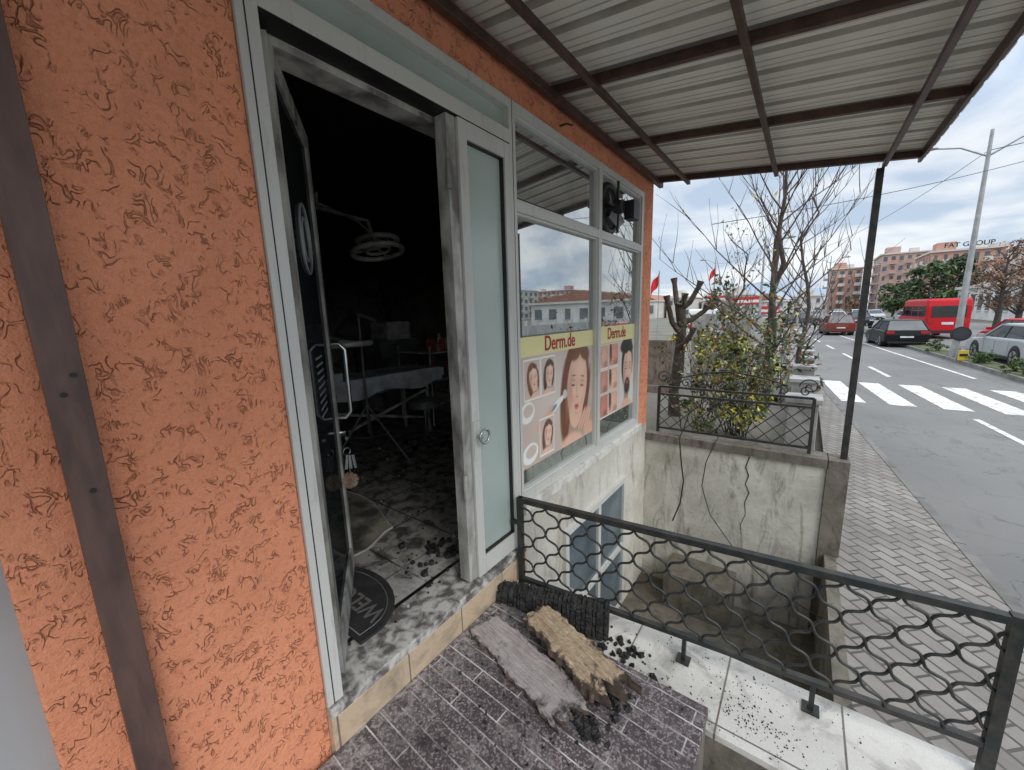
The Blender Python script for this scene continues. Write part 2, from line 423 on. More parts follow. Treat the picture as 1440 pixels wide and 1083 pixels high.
fr(1.322, 1.378, -1.38, .855, ALUD, -.07, .0); fr(1.382, 1.437, -1.38, .855, ALU, -.06, .014)
fr(1.715, 1.757, -1.38, .855, ALU, -.06, .014); fr(1.437, 1.715, .78, .855, ALU, -.06, .014); fr(1.437, 1.715, -1.38, -1.28, ALU, -.06, .014)
for q in ((1.437, 1.442, -1.28, .78), (1.710, 1.715, -1.28, .78), (1.442, 1.710, .775, .78), (1.442, 1.710, -1.28, -1.275)): fr(*q, m=BLKP, x0=-.03, x1=.004)
f.box(-.04, -.02, 1.437, 1.715, -1.28, .78, FROST)
for z in (.55, -.9): f.tube([(.004, 1.32, z), (.004, 1.32, z+.12)], .012, ALUD, 8)
f.box(.014, .02, 1.385, 1.43, -.72, -.52, ALU)
f.tube([(.014, 1.41, -.6), (.05, 1.41, -.6)], .011, CHROME, 10)
f.tube([(.05, 1.43+.035*math.cos(a), -.6+.035*math.sin(a)) for a in [i*math.pi/8 for i in range(17)]], .007, CHROME, 8)
parts.append(f.build('fixed_door_leaf', bevel=.002))
p0 = Vector((-.05, .622, 0)); dd = Vector((-.82, .572, 0)).normalized(); nn = Vector((.572, .82, 0)).normalized()
f = MB(); f.T = lambda x, y, z: p0+dd*x+nn*y+Vector((0, 0, z))
Lf = .72
f.box(0, .05, -.02, .02, -1.36, .84, ALUD); f.box(Lf-.055, Lf, -.02, .02, -1.36, .84, ALUD)
f.box(.05, Lf-.055, -.02, .02, .77, .84, ALUD); f.box(.05, Lf-.055, -.02, .02, -1.36, -1.22, ALUD)
f.box(.05, Lf-.055, -.008, .008, -1.22, .77, DGLASS)
for q, t in ((.11, .006), (.07, .005)):
    f.tube([(.36+q*math.cos(a), .012, .32+q*1.2*math.sin(a)) for a in [i*math.pi/12 for i in range(25)]], t, STEELG, 5)
for k in range(9): f.box(.28+.0, .46, .0085, .0095, -.15-k*.03, -.16-k*.03, STEELG)
f.tube([(Lf-.03, .02, -.12), (Lf-.03, .06, -.12), (Lf-.03, .085, -.15), (Lf-.03, .085, -.47), (Lf-.03, .06, -.5), (Lf-.03, .02, -.5)], .011, CHROME, 10)
f.tube([(Lf-.03, .02, -.58), (Lf-.03, .055, -.58), (Lf-.08, .06, -.58), (Lf-.13, .06, -.585)], .009, CHROME, 8)
parts.append(f.build('open_door_leaf', bevel=.002))
f = MB()
bx = lambda a, b, c, d, m, x0=0, x1=.03: f.box(x0, x1, a, b, c, d, m)
bx(2.35, 3.45, -2.9, -1.62, M('basement_glass', (.07, .10, .12), (.16, .20, .22), .1, 0, 2), 0, .008)
for q in ((2.30, 2.35, -2.9, -1.57), (3.45, 3.50, -2.9, -1.57), (2.35, 3.45, -1.62, -1.57), (2.87, 2.92, -2.9, -1.62), (2.35, 3.45, -2.3, -2.25)): bx(*q, ALU)
parts.append(f.build('basement_window'))
f = MB()
f.tube([(-.03, 3.12+.17*math.cos(a), .80+.17*math.sin(a)) for a in [i*math.pi/14 for i in range(29)]], .028, BLKP, 8)
f.tube([(-.028, 3.12, .80), (-.02, 3.12, .80)], .165, CHAR, 24)
f.tube([(-.02, 3.12, .80), (.09, 3.12, .80)], [.06, .05], BLKP, 14)
for k in range(5):
    a = k*2*math.pi/5+.3; c, s_ = math.cos(a), math.sin(a); t = Vector((0, -s_, c))
    b0 = Vector((.02, 3.12+c*.04, .80+s_*.04)); b1 = Vector((.03, 3.12+c*.15, .80+s_*.15))
    f.add([b0-t*.02, b0+t*.02+Vector((.03, 0, 0)), b1+t*.055+Vector((.03, 0, 0)), b1-t*.045], [(0, 1, 2, 3)], STEELG)
f.bar((.05, 2.93, .80), (.05, 3.31, .80), .015, .02, BLKP); f.bar((.05, 3.12, .61), (.05, 3.12, .99), .015, .02, BLKP)
f.box(.07, .15, 3.2, 3.32, .72, .86, BLKP)
parts.append(f.build('exhaust_fan'))
group('shop_building', parts)
f = MB(); f.box(.002, .05, .06, .122, -1.6, 2.2, PIPE)
for z, yy in ((-.10, .105), (-.14, .085), (-.36, .095), (.75, .09)): f.tube([(.05, yy, z), (.053, yy, z)], .0055, BLKP, 10)
f.build('wall_mounted_steel_tube', bevel=.004)
f = MB(); f.tube([(0, 2.3, 1.12), (.05, 2.3, 1.12), (.06, 2.34, 1.12), (.05, 2.37, 1.135)], .006, IRON, 6); f.build('wall_hook')

# ---------------------------------------------------------------- posters (colour stored per vertex on the print)
def printmat():
    n = NT('printed_film'); a = n.n('ShaderNodeAttribute'); a.attribute_name = 'ink'
    fade = n.rng(n.noise(3, 4), .3, .7, .0, .08)
    return n.set(n.mix(fade, a.outputs['Color'], (.55, .53, .5)), .32, 0, None, .5)
INK = printmat()
XP = -.0275
class Pic:
    def __init__(s, y0, y1, z0, z1, bgc, nx=190, nz=150):
        s.b = (y0, y1, z0, z1); s.nx, s.nz = nx, nz
        s.Y, s.Z = np.meshgrid(np.linspace(y0, y1, nx), np.linspace(z0, z1, nz))
        s.img = np.ones((nz, nx, 3))*np.array(bgc, float); s.clip = None
    def _ap(s, a, col):
        if s.clip is not None:
            c = s.clip; a = a*((s.Y > c[0]) & (s.Y < c[1]) & (s.Z > c[2]) & (s.Z < c[3]))
        s.img = s.img*(1-a[..., None])+np.array(col, float)*a[..., None]
    def ell(s, cy, cz, ry, rz, col, rot=0, soft=.12, alpha=1.):
        c, n = math.cos(math.radians(rot)), math.sin(math.radians(rot))
        u = ((s.Y-cy)*c+(s.Z-cz)*n)/ry; v = (-(s.Y-cy)*n+(s.Z-cz)*c)/rz
        d = np.sqrt(u*u+v*v); a = np.clip((1-d)/soft, 0, 1); a = a*a*(3-2*a)*alpha
        s._ap(a, col)
    def rect(s, a, b, c, d, col): s._ap(((s.Y > a) & (s.Y < b) & (s.Z > c) & (s.Z < d)).astype(float), col)
    def face(s, cy, cz, w, h, skin, hair, rot=0, beard=False, long=True):
        cr, sr = math.cos(math.radians(rot)), math.sin(math.radians(rot))
        def E(dx, dz, rw, rh, col, soft=.3, alpha=1., r2=0):
            s.ell(cy+dx*w*cr-dz*h*sr, cz+dx*w*sr+dz*h*cr, rw*w, rh*h, col, rot+r2, soft, alpha)
        dk = tuple(v*.78 for v in skin); lt = tuple(min(255, v*1.08+8) for v in skin)
        hl = tuple(min(255, v*1.5+12) for v in hair)
        E(-.12, .30, 1.12, .98, hair, .12)
        if long:
            E(-.85, -.35, .52, 1.15, hair, .3, 1, 6); E(-.75, -.2, .22, .9, hl, .9, .5, 6); E(.88, -.2, .28, .9, hair, .4, .95, -6)
        E(-.05, -1.0, .46, .6, dk, .2); E(.05, -1.5, 1.3, .5, skin, .3)
        E(0, .10, .88, .86, skin, .10); E(.03, -.36, .66, .64, skin, .12); E(.05, -.72, .34, .30, skin, .3)
        E(-.60, -.1, .42, .85, dk, .9, .6); E(.2, .50, .55, .32, lt, .9, .7); E(.40, -.15, .33, .3, lt, .9, .6); E(-.25, -.12, .25, .22, lt, .9, .4)
        E(-.36, -.26, .30, .2, (230, 140, 122), 1, .3); E(.48, -.27, .25, .2, (230, 140, 122), 1, .28)
        for sx, rw in ((-.36, .22), (.40, .20)):
            E(sx, .15, rw*1.3, .11, tuple(v*.74 for v in skin), 1, .6)
            E(sx, .12, rw*.95, .05, lt, .9, .5)
            E(sx, .06, rw, .026, (56, 34, 28), .7, .95)
            E(sx, .29, rw*1.15, .026, tuple(v*.6+30 for v in hair), .8, .85, 5 if sx < 0 else -5)
        E(-.04, .02, .07, .30, dk, 1, .5); E(.08, -.02, .06, .28, lt, 1, .7)
        E(.05, -.22, .17, .045, tuple(v*.66 for v in skin), .9, .6)
        if beard:
            E(.03, -.62, .70, .40, (46, 34, 30), .5, .9); E(.05, -.34, .34, .07, (44, 32, 30), .6, .9)
        E(.06, -.43, .24, .050, (198, 92, 92), .5, .95); E(.06, -.485, .21, .055, (216, 116, 110), .5, .9); E(.06, -.452, .23, .010, (120, 46, 48), .5, .9)
        E(.06, -.62, .22, .06, dk, 1, .35)
        E(-.42, .86, .62, .26, hair, .35, .95, 22); E(.42, .88, .55, .22, hair, .35, .95, -20); E(-.35, .98, .4, .12, hl, .9, .5, 16)
    def build(s, x):
        nx, nz = s.nx, s.nz
        srgb = np.clip(s.img/255, 0, 1); lin = np.where(srgb <= .04045, srgb/12.92, ((srgb+.055)/1.055)**2.4)
        y0, y1, z0, z1 = s.b; o = Vector((x, (y0+y1)/2, z0+ZO))
        vs = [(0, float(a)-(y0+y1)/2, float(b)-z0) for a, b in zip(s.Y.ravel(), s.Z.ravel())]
        fs = [(j*nx+i, j*nx+i+1, (j+1)*nx+i+1, (j+1)*nx+i) for j in range(nz-1) for i in range(nx-1)]
        me = bpy.data.meshes.new('print'); me.from_pydata(vs, [], fs); me.materials.append(INK)
        at = me.color_attributes.new('ink', 'FLOAT_COLOR', 'POINT')
        at.data.foreach_set('color', np.concatenate([lin.reshape(-1, 3), np.ones((nx*nz, 1))], 1).astype(np.float32).ravel())
        ob = bpy.data.objects.new('print', me); ob.location = o; COL.objects.link(ob); return ob
YEL = (240, 230, 165)
pc = Pic(1.83, 2.85, -.955, -.135, (206, 186, 172))
pc.ell(2.25, -.5, .5, .5, (226, 212, 200), 0, .9)
pc.ell(2.75, -.9, .35, .3, (176, 146, 130), 0, .9, .8)
pc.face(2.585, -.55, .185, .31, (240, 194, 168), (120, 74, 48), -9)
for i in range(4):
    pc.ell(2.665+i*.036, -.80-.01*i, .021, .12, (236, 186, 160), -38+i*5, .35); pc.ell(2.65+i*.036, -.80-.01*i, .005, .11, (180, 124, 102), -38+i*5, .9, .6)
pc.ell(2.78, -.92, .11, .09, (230, 180, 152), 20, .4)
pc.ell(2.28, -.62, .15, .030, (248, 246, 242), 24, .3); pc.ell(2.40, -.565, .035, .04, (210, 214, 216), 24, .3); pc.ell(2.24, -.635, .06, .018, (110, 150, 168), 24, .4)
pc.ell(2.12, -.70, .13, .045, (234, 184, 156), 18, .3); pc.ell(2.19, -.635, .07, .022, (236, 188, 160), 30, .3)
for q in ((1.925, -.60, .085, .07), (1.95, -.87, .095, .07)):
    pc.ell(q[0], q[1], q[2], q[3], (248, 246, 242), 10, .1); pc.ell(q[0]+.01, q[1]+.01, q[2]*.68, q[3]*.6, (214, 196, 182), 10, .12)
for (cy, cz, hr) in ((1.985, -.40, (120, 70, 46)), (2.175, -.40, (78, 50, 38)), (2.15, -.80, (110, 68, 48))):
    pc.rect(cy-.092, cy+.092, cz-.128, cz+.128, (250, 246, 240)); pc.clip = (cy-.085, cy+.085, cz-.12, cz+.12)
    pc.rect(0, 9, -9, 9, (214, 196, 184)); pc.face(cy+.015, cz+.005, .056, .084, (242, 198, 174), hr, 8 if cy < 2.1 else -8); pc.clip = None
pc.rect(0, 9, -.256, 9, YEL)
o1 = pc.build(XP)
o2 = text('Derm.de', .135, C(176, 22, 50), (XP+.002, 2.34, -.192), TR, 'lettering', .86)
group('window_poster', [o1, o2])
pc = Pic(2.93, 3.785, -.90, -.12, (214, 194, 180))
cols = [(226, 176, 156), (220, 156, 138), (210, 152, 134), (238, 194, 170), (206, 138, 122), (230, 184, 162)]
rg = random.Random(8); k = 0
for j in range(3):
    for i in range(2):
        a = 2.95+i*.225; c = -.268-j*.212
        pc.rect(a, a+.215, c-.203, c, (246, 240, 232)); pc.clip = (a+.008, a+.207, c-.195, c-.008); pc.rect(0, 9, -9, 9, cols[k])
        pc.ell(a+.10, c-.10, .10, .09, tuple(v*1.1 for v in cols[k]), 20, 1, .8); pc.ell(a+.02, c-.05, .05, .14, (84, 54, 44), 10, .6, .85)
        pc.ell(a+.15, c-.17, .07, .05, tuple(v*.75 for v in cols[k]), 10, .9, .8)
        for _ in range(9): pc.ell(a+rg.uniform(.06, .19), c-rg.uniform(.04, .17), .009, .008, (184, 84, 74), 0, .9, .6)
        pc.clip = None; k += 1
pc.rect(3.41, 9, -.9, -.262, (224, 218, 212))
pc.face(3.62, -.55, .135, .25, (232, 188, 164), (34, 28, 30), -4, True, False)
pc.ell(3.58, -.31, .17, .08, (30, 26, 28), 8, .3)
pc.rect(0, 9, -.258, 9, YEL)
o1 = pc.build(XP)
o2 = text('Derm.de', .135, C(176, 22, 50), (XP+.002, 3.34, -.186), TR, 'lettering', .86)
group('window_poster', [o1, o2])

# ================================================================ CANOPY
cp = []
def rz(x): return 1.285-.115*x
s = MB()
prof = []
y = -1.6
while y < 4.34:
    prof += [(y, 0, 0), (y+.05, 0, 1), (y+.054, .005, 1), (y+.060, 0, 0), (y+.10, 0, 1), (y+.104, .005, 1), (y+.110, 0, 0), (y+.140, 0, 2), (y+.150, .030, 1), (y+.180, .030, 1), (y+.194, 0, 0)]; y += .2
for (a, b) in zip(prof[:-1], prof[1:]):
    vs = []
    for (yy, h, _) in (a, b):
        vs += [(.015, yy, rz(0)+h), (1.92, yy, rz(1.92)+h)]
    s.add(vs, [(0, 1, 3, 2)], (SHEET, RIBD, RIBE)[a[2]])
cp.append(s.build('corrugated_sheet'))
s = MB()
for i in range(0, 200):
    y = -1+i*.026
    if y < 4.3: s.add([(.018, y, rz(0)-.002), (.018, y+.022, rz(0)-.002), (.03, y+.011, rz(0)-.032-.008*(i % 3))], [(0, 1, 2)], ROOFT)
s.box(.002, .016, -1.2, 4.25, rz(0)-.015, rz(0)+.04, ROOFT)
cp.append(s.build('serrated_flashing'))
s = MB()
for yb in (.2, 1.18, 2.18, 3.16, 4.2): s.bar((.01, yb, rz(0)-.028), (1.86, yb, rz(1.86)-.028), .035, .045, BROWN)
for xb in (.30, 1.0, 1.68): s.bar((xb, -1.5, rz(xb)-.068), (xb, 4.24, rz(xb)-.068), .03, .03, BROWN)
s.bar((.045, -1.5, rz(0)-.075), (.045, 4.24, rz(0)-.075), .04, .045, BROWN)
s.bar((1.875, -1.5, rz(1.87)-.03), (1.875, 4.3, rz(1.87)-.03), .02, .06, BROWN)
s.bar((.02, 4.28, rz(0)-.01), (1.9, 4.28, rz(1.9)-.01), .015, .05, BROWN)
cp.append(s.build('steel_beams', bevel=.003))
s = MB(); s.bar((1.66, 4.24, -2.3), (1.66, 4.24, rz(1.66)-.09), .045, .045, IRON)
s.bar((1.66, -1.3, -2.3), (1.66, -1.3, rz(1.66)-.09), .045, .045, IRON)
cp.append(s.build('canopy_posts'))
group('metal_canopy', cp)

# ================================================================ LANDING + PIT
s = MB(); s.box(.03, 1.11, -1.2, 1.5, -2.33, -1.62, DCONC); s.box(.029, 1.115, -1.2, 1.505, -1.62, -1.58, GRAN); s.build('entrance_landing', bevel=.004)
s = MB(); s.box(.002, 2.12, 1.507, 1.93, -2.33, -1.72, DCONC); s.box(.002, 2.13, 1.507, 1.945, -1.72, -1.69, WTILE); s.build('tiled_ledge', bevel=.003)
s = MB()
s.box(-.02, 1.75, 1.80, 1.93, -3.3, -2.33, PITW)
s.box(.0, 1.55, 4.152, 4.33, -3.3, -1.38, PITW)
s.box(.0, 1.56, 4.13, 4.35, -1.38, -1.30, DCONC)
s.box(1.551, 1.70, 4.13, 4.35, -3.3, -1.30, DCONC)
s.box(1.60, 1.682, 1.95, 4.128, -3.3, -2.168, PITD)
gq(-.02, 1.68, 1.9, 4.2, -3.0, PITD, s)
s.box(.35, .95, 3.75, 4.15, -3.0, -2.62, PITD)
for k in range(4): s.box(1.05, 1.6, 2.0+k*.28, 2.28+k*.28, -3.0, -2.35-k*.16, PITD)
cr = [(.98, -1.39), (.955, -1.50), (.985, -1.58), (.965, -1.67), (1.0, -1.75), (.97, -1.86), (.985, -1.98), (.95, -2.1), (.965, -2.2)]
s.tube([(a, 4.1505, b) for a, b in cr], [.006, .005, .006, .004, .005, .004, .003, .003, .002], BLKP, 4)
s.build('basement_lightwell', bevel=.006)
s = MB()
s.tube([(.36, 4.2, -1.25), (.36, 4.10, -1.30), (.38, 4.10, -1.5), (.42, 4.09, -1.75), (.40, 4.08, -2.0), (.34, 4.05, -2.2)], .007, BLKP, 6)
s.tube([(.70, 4.2, -1.25), (.68, 4.10, -1.31), (.62, 4.09, -1.5), (.60, 4.06, -1.75), (.70, 4.0, -2.0), (.95, 3.9, -2.25), (1.3, 3.7, -2.4), (1.58, 3.4, -2.3)], .005, BLKP, 6)
s.build('hanging_cable')

# ---------------------------------------------------------------- railings
def lattice(s, P, Q, zb, zt, sp, rad=.0065, amp=.012):
    P = Vector((*P, 0)); Q = Vector((*Q, 0)); L = (Q-P).length; d = (Q-P)/L; H = zt-zb
    nrm = Vector((-d.y, d.x, 0))
    k = -int(H/sp)-2
    while k*sp < L+H+sp:
        for sg in (1, -1):
            pts = []; c = k*sp
            N = int(H/(sp/2)*8)
            for i in range(N+1):
                v = H*i/N; o = amp*math.sin(2*math.pi*v/(sp/2))
                u = c+sg*v-o*.707*sg*1; vv = v+o*.707
                if 0 <= u <= L and 0 <= vv <= H: pts.append(P+d*u+nrm*(sg*.004)+Vector((0, 0, zb+vv)))
                else:
                    if len(pts) > 1: s.tube(pts, rad, IRON, 5)
                    pts = []
            if len(pts) > 1: s.tube(pts, rad, IRON, 5)
        k += 1
s = MB()
A = (.06, 1.70); Bq = (1.95, 1.90)
dv = Vector((Bq[0]-A[0], Bq[1]-A[1], 0)).normalized()
s.bar((*A, -1.05), (*Bq, -1.05), .032, .03, IRON); s.bar((*A, -1.555), (*Bq, -1.555), .028, .022, IRON)
s.bar((A[0], A[1], -1.70), (A[0], A[1], -1.035), .03, .03, IRON); s.bar((Bq[0], Bq[1], -1.75), (Bq[0], Bq[1], -1.03), .035, .035, IRON)
lattice(s, A, Bq, -1.545, -1.06, .162, .0062, .0105)
for u in (.9, 1.4):
    q = Vector((A[0], A[1], 0))+dv*u
    s.bar((q.x, q.y, -1.69), (q.x, q.y, -1.56), .018, .018, IRON); s.box(q.x-.03, q.x+.03, q.y-.03, q.y+.03, -1.69, -1.683, IRON)
s.bar((A[0]-.06, A[1], -1.2), (A[0], A[1], -1.2), .02, .02, IRON)
s.build('wrought_iron_railing')
s = MB()
A = (.10, 4.24); Bq = (1.42, 4.24)
for z in (-.80, -1.25, -.88): s.bar((*A, z), (*Bq, z), .022, .02, IRON)
for q in (A, Bq): s.bar((*q, -1.30), (*q, -.80), .026, .026, IRON)
lattice(s, A, Bq, -1.24, -.89, .13, .005, 0)
def scroll(cx, cz, r, flip, turns=1.6):
    s.tube([(cx+flip*r*(1-t/ (turns*6.4))*math.cos(t), 4.24, cz+r*(1-t/(turns*6.4))*math.sin(t)) for t in [i*.3 for i in range(int(turns*20))]], .006, IRON, 5)
for i in range(8): scroll(.2+i*.165, -.745, .05, 1 if i % 2 else -1)
for q in (.14, 1.38): scroll(q, -.70, .075, 1 if q < 1 else -1)
s.tube([(.3+.92*t, 4.24, -.70+.09*math.sin(math.pi*t)) for t in [i/12 for i in range(13)]], .007, IRON, 5)
s.build('wrought_iron_railing')

# ---------------------------------------------------------------- debris
def plank(name, P, Q, w0, w1, th, z, m, m2, seed, tilt=0, jag=.02, cells=18):
    r = random.Random(seed); s = MB(); P = Vector((*P, z)); Q = Vector((*Q, z+tilt)); d = Q-P; L = d.length; d.normalize()
    sd = Vector((-d.y, d.x, 0)).normalized(); up = d.cross(sd)
    if up.z < 0: up = -up
    N = 44; K = cells; top = []; bot = []
    e0 = [r.uniform(-1, 1)*jag*.5 for _ in range(K+1)]; e1 = [r.uniform(-1, 1)*jag+jag*1.2*math.sin(k*.9+seed) for k in range(K+1)]
    ph = [r.uniform(0, 6.3) for _ in range(K+1)]; am = [r.uniform(.04, .22) for _ in range(K+1)]
    for i in range(N+1):
        t = i/N; u = L*t; wd_ = w0+(w1-w0)*t
        for k in range(K+1):
            v = (k/K-.5)*wd_+.006*math.sin(i*.35+seed)+(.005*math.sin(i*1.3+k)+r.uniform(-1, 1)*.002 if k in (0, K) else 0)
            uu = u+e0[k]*(1-t)**8+e1[k]*t**8
            hh = th*am[k]*math.sin(ph[k]+i*.06)+r.uniform(-1, 1)*th*.04
            if k in (0, K): hh -= th*.2
            top.append(P+d*uu+sd*v+up*(th+hh)); bot.append(P+d*uu+sd*v)
    ix = lambda i, k: i*(K+1)+k
    s.add(top, [(ix(i, k), ix(i+1, k), ix(i+1, k+1), ix(i, k+1)) for i in range(N) for k in range(K)], m)
    s.add(bot, [(ix(i, k), ix(i, k+1), ix(i+1, k+1), ix(i+1, k)) for i in range(N) for k in range(K)], m2)
    nT = len(top); vs = top+bot; fs = []
    for i in range(N): fs += [(ix(i, 0), nT+ix(i, 0), nT+ix(i+1, 0), ix(i+1, 0)), (ix(i, K), ix(i+1, K), nT+ix(i+1, K), nT+ix(i, K))]
    for k in range(K): fs += [(ix(0, k), ix(0, k+1), nT+ix(0, k+1), nT+ix(0, k)), (ix(N, k), nT+ix(N, k), nT+ix(N, k+1), ix(N, k+1))]
    s.add(vs, fs, m2)
    return s.build(name)
def woodmat(name, a, b, c, P, Q, wid, clo=.56, chi=.66, grain=1.):
    n = NT(name); P = Vector((*P, 0)); Q = Vector((*Q, 0)); d = (Q-P); L = d.length; d.normalize()
    mp = n.n('ShaderNodeMapping'); mp.vector_type = 'TEXTURE'; mp.inputs['Location'].default_value = tuple(P); mp.inputs['Rotation'].default_value = (0, 0, math.atan2(d.y, d.x)); n.l(n.pos, mp.inputs[0])
    sx = n.n('ShaderNodeSeparateXYZ'); n.l(mp.outputs[0], sx.inputs[0])
    g1 = n.noise(9, 6, .5, vec=mp.outputs[0], stretch=(.9, 14, 5))
    g2 = n.noise(34, 5, .3, vec=mp.outputs[0], stretch=(.5, 10, 5), rough=.7)
    col = n.mix(n.rng(g1, .38, .62), a, b); col = n.mix(n.rng(g2, .42, .62, 0, .75*grain), col, tuple(v*.55 for v in b))
    blot = n.rng(n.noise(16, 6, .8, rough=.7), .42, .68, 0, .55); col = n.mix(blot, col, tuple(v*.6 for v in b))
    rim = n.rng(n.math('ABSOLUTE', sx.outputs[1]), wid*.28, wid*.5); e1 = n.rng(sx.outputs[0], L*.78, L*1.0); e0 = n.rng(sx.outputs[0], L*.08, 0)
    ed = n.math('MULTIPLY', n.math('MAXIMUM', rim, n.math('MAXIMUM', e1, e0)), .18)
    dk = n.rng(n.math('ADD', n.noise(13, 7, .6, rough=.7), ed), clo, chi)
    col = n.mix(n.math('MULTIPLY', dk, .93), col, c)
    return n.set(col, .88, 0, n.bump(n.math('ADD', g1, g2), .9, .009))
PA, QA, PBk, QBk = (.08, 1.315), (.69, 1.165), (.31, 1.47), (.80, 1.30)
W1 = woodmat('raw_timber', (.78, .64, .46), (.58, .42, .27), (.03, .024, .02), PBk, QBk, .18, .61, .71)
W2 = woodmat('ash_covered_board', (.66, .60, .585), (.50, .43, .42), (.03, .027, .027), PA, QA, .21, .58, .71, .5)
W2e = M('board_edge', (.14, .10, .075), (.025, .022, .02), .9, 0, 20)
plank('burnt_board', PA, QA, .17, .21, .018, -1.577, W2, W2e, 3, .012, .022)
plank('scorched_timber_plank', PBk, QBk, .15, .19, .045, -1.535, W1, W2e, 11, -.008, .03)
s = MB(); r = random.Random(5)
P = Vector((.03, 1.50, -1.66)); Q = Vector((.62, 1.70, -1.66)); d = (Q-P); L = d.length; d.normalize(); sd = Vector((-d.y, d.x, 0))
s.T = lambda x, y, z: P+d*x+sd*(y+z*.25)+Vector((0, 0, z))
s.box(.01, L-.01, -.038, .038, .0, .145, CHAR)
xx = 0
while xx < L-.02:
    wq = r.uniform(.016, .04); zz = .002
    while zz < .135:
        hq = min(r.uniform(.02, .05), .147-zz); s.box(xx+.0015, xx+wq-.002, -.044-r.random()*.012, -.036, zz, zz+hq-.003, CHAR); zz += hq
    s.box(xx+.002, xx+wq-.003, -.036, -.002+r.uniform(-.01, .01), .143, .148+r.random()*.014, CHAR); s.box(xx+.002, xx+wq-.003, .012, .038, .143, .148+r.random()*.012, CHAR)
    xx += wq
s.build('charred_beam', bevel=.004)
s = MB(); r = random.Random(9)
def chunk(x, y, z, q, m=CHAR):
    vs = []
    for dz in (0, 1):
        n0 = 5
        for k in range(n0):
            a = k*2*math.pi/n0+r.random()*.6; rr = q*(r.uniform(.6, 1.1))*(.75 if dz else 1)
            vs.append((x+rr*math.cos(a), y+rr*math.sin(a), z+dz*q*r.uniform(.6, 1.2)))
    s.add(vs, [tuple(range(5))[::-1], tuple(range(5, 10))]+[(k, (k+1) % 5, 5+(k+1) % 5, 5+k) for k in range(5)], m)
for i in range(50): chunk(r.gauss(.70, .09), r.gauss(1.66, .07), -1.69, r.uniform(.005, .022))
for i in range(300): chunk(r.gauss(1.1, .3), r.uniform(1.53, 1.92), -1.69, abs(r.gauss(.0008, .0016))+.001)
for i in range(140): chunk(r.gauss(1.26, .08), r.gauss(1.66, .05), -1.69, r.uniform(.0012, .0045))
for i in range(260):
    x = r.gauss(.55, .28); y = r.gauss(1.12, .2)
    if .04 < x < 1.1 and y < 1.49: chunk(x, y, -1.58, abs(r.gauss(.0015, .0035))+.001)
for i in range(26): chunk(r.gauss(.74, .05), r.gauss(1.16, .04), -1.575, r.uniform(.010, .024))
for i in range(16): chunk(r.gauss(.80, .04), r.gauss(1.29, .04), -1.575, r.uniform(.010, .02))
for i in range(900):
    x = r.uniform(-2.4, -.1); y = r.uniform(.65, 2.9); chunk(x, y, -1.38, abs(r.gauss(.002, .005))+.0015, CHAR if r.random() < .7 else STONE)
for i in range(45): chunk(r.gauss(-.30, .10), r.gauss(1.42, .08), -1.38, r.uniform(.01, .03))
s.build('charcoal_debris')

# ================================================================ INTERIOR ITEMS
DKW = M('sooty_white', (.68, .66, .62), (.32, .31, .28), .6, 0, 5)
SHEETM = M('soiled_sheet', (.80, .83, .88), (.48, .50, .52), .8, 0, 5, bump=.4, bscale=14, bdist=.03)
DKM = M('dark_metal', (.22, .22, .22), (.10, .10, .10), .4, .2, 6)
s = MB()
poly = [(-.78, .76), (-.12, .76)]+[(-.45+.33*math.cos(math.radians(t)), .84+.24*math.sin(math.radians(t))) for t in range(0, 181, 12)]
s.prism(poly, 'z', -1.379, -1.368, M('rubber_mat', (.02, .02, .021), (.035, .034, .033), .9, 0, 12, bump=.7, bscale=150))
poly2 = [(-.45+(x+.45)*.88, .88+(y-.88)*.82) for x, y in poly]
s.tube([(x, y, -1.366) for x, y in poly2]+[(poly2[0][0], poly2[0][1], -1.366)], .003, DKM, 5)
o1 = s.build('mat_pad')
o2 = text('WELCOME', .125, M('mat_ink', (.16, .15, .14), None, .9), (-.45, .90, -1.366), (0, 0, math.pi), 'mat_lettering', .9)
group('welcome_mat', [o1, o2])
s = MB(); r = random.Random(4); N = 14; vs = []
for i in range(N+1):
    for j in range(N+1):
        u, v = i/N, j/N
        x = -1.55+.80*u+.04*math.sin(v*5); y = 1.06+.50*v*(1-.2*u)+.05*math.sin(u*4)
        z = -1.372+.012*max(0, u-.7)**2*4*(.5+.5*math.sin(v*7))+.008*max(0, v-.75)*4*(.5+.5*math.sin(u*6))+r.random()*.003
        vs.append((x, y, z))
ix = lambda i, j: i*(N+1)+j
s.add(vs, [(ix(i, j), ix(i+1, j), ix(i+1, j+1), ix(i, j+1)) for i in range(N) for j in range(N)], M('warped_sheet', (.42, .38, .31), (.10, .09, .075), .85, 0, 5, lo=.45, hi=.62), True)
s.tube([vs[ix(N, j)] for j in range(N+1)], .010, DKW, 5); s.tube([vs[ix(i, N)] for i in range(N+1)], .005, DKW, 5)
s.build('warped_floor_rug')
s = MB()
s.box(-2.85, -2.2, 1.5, 3.3, -.70, -.60, SHEETM)
s.box(-2.84, -2.21, 1.5, 2.0, -.60, -.5, SHEETM)
s.box(-2.80, -2.25, 1.55, 3.25, -.78, -.70, DKM)
vs = []; N = 12
for i in range(N+1):
    for j in range(4):
        vs.append((-2.19+.02*math.sin(i*1.9+j), 1.9+1.35*i/N, -.585-j*.06-.03*math.sin(i*.9)*(j/3)))
s.add(vs, [(i*4+j, i*4+j+1, (i+1)*4+j+1, (i+1)*4+j) for i in range(N) for j in range(3)], SHEETM, True)
for (a, b) in ((-2.75, 1.7), (-2.3, 1.7), (-2.75, 3.1), (-2.3, 3.1)): s.tube([(a, b, -1.38), (a, b, -.78)], .022, DKW, 8)
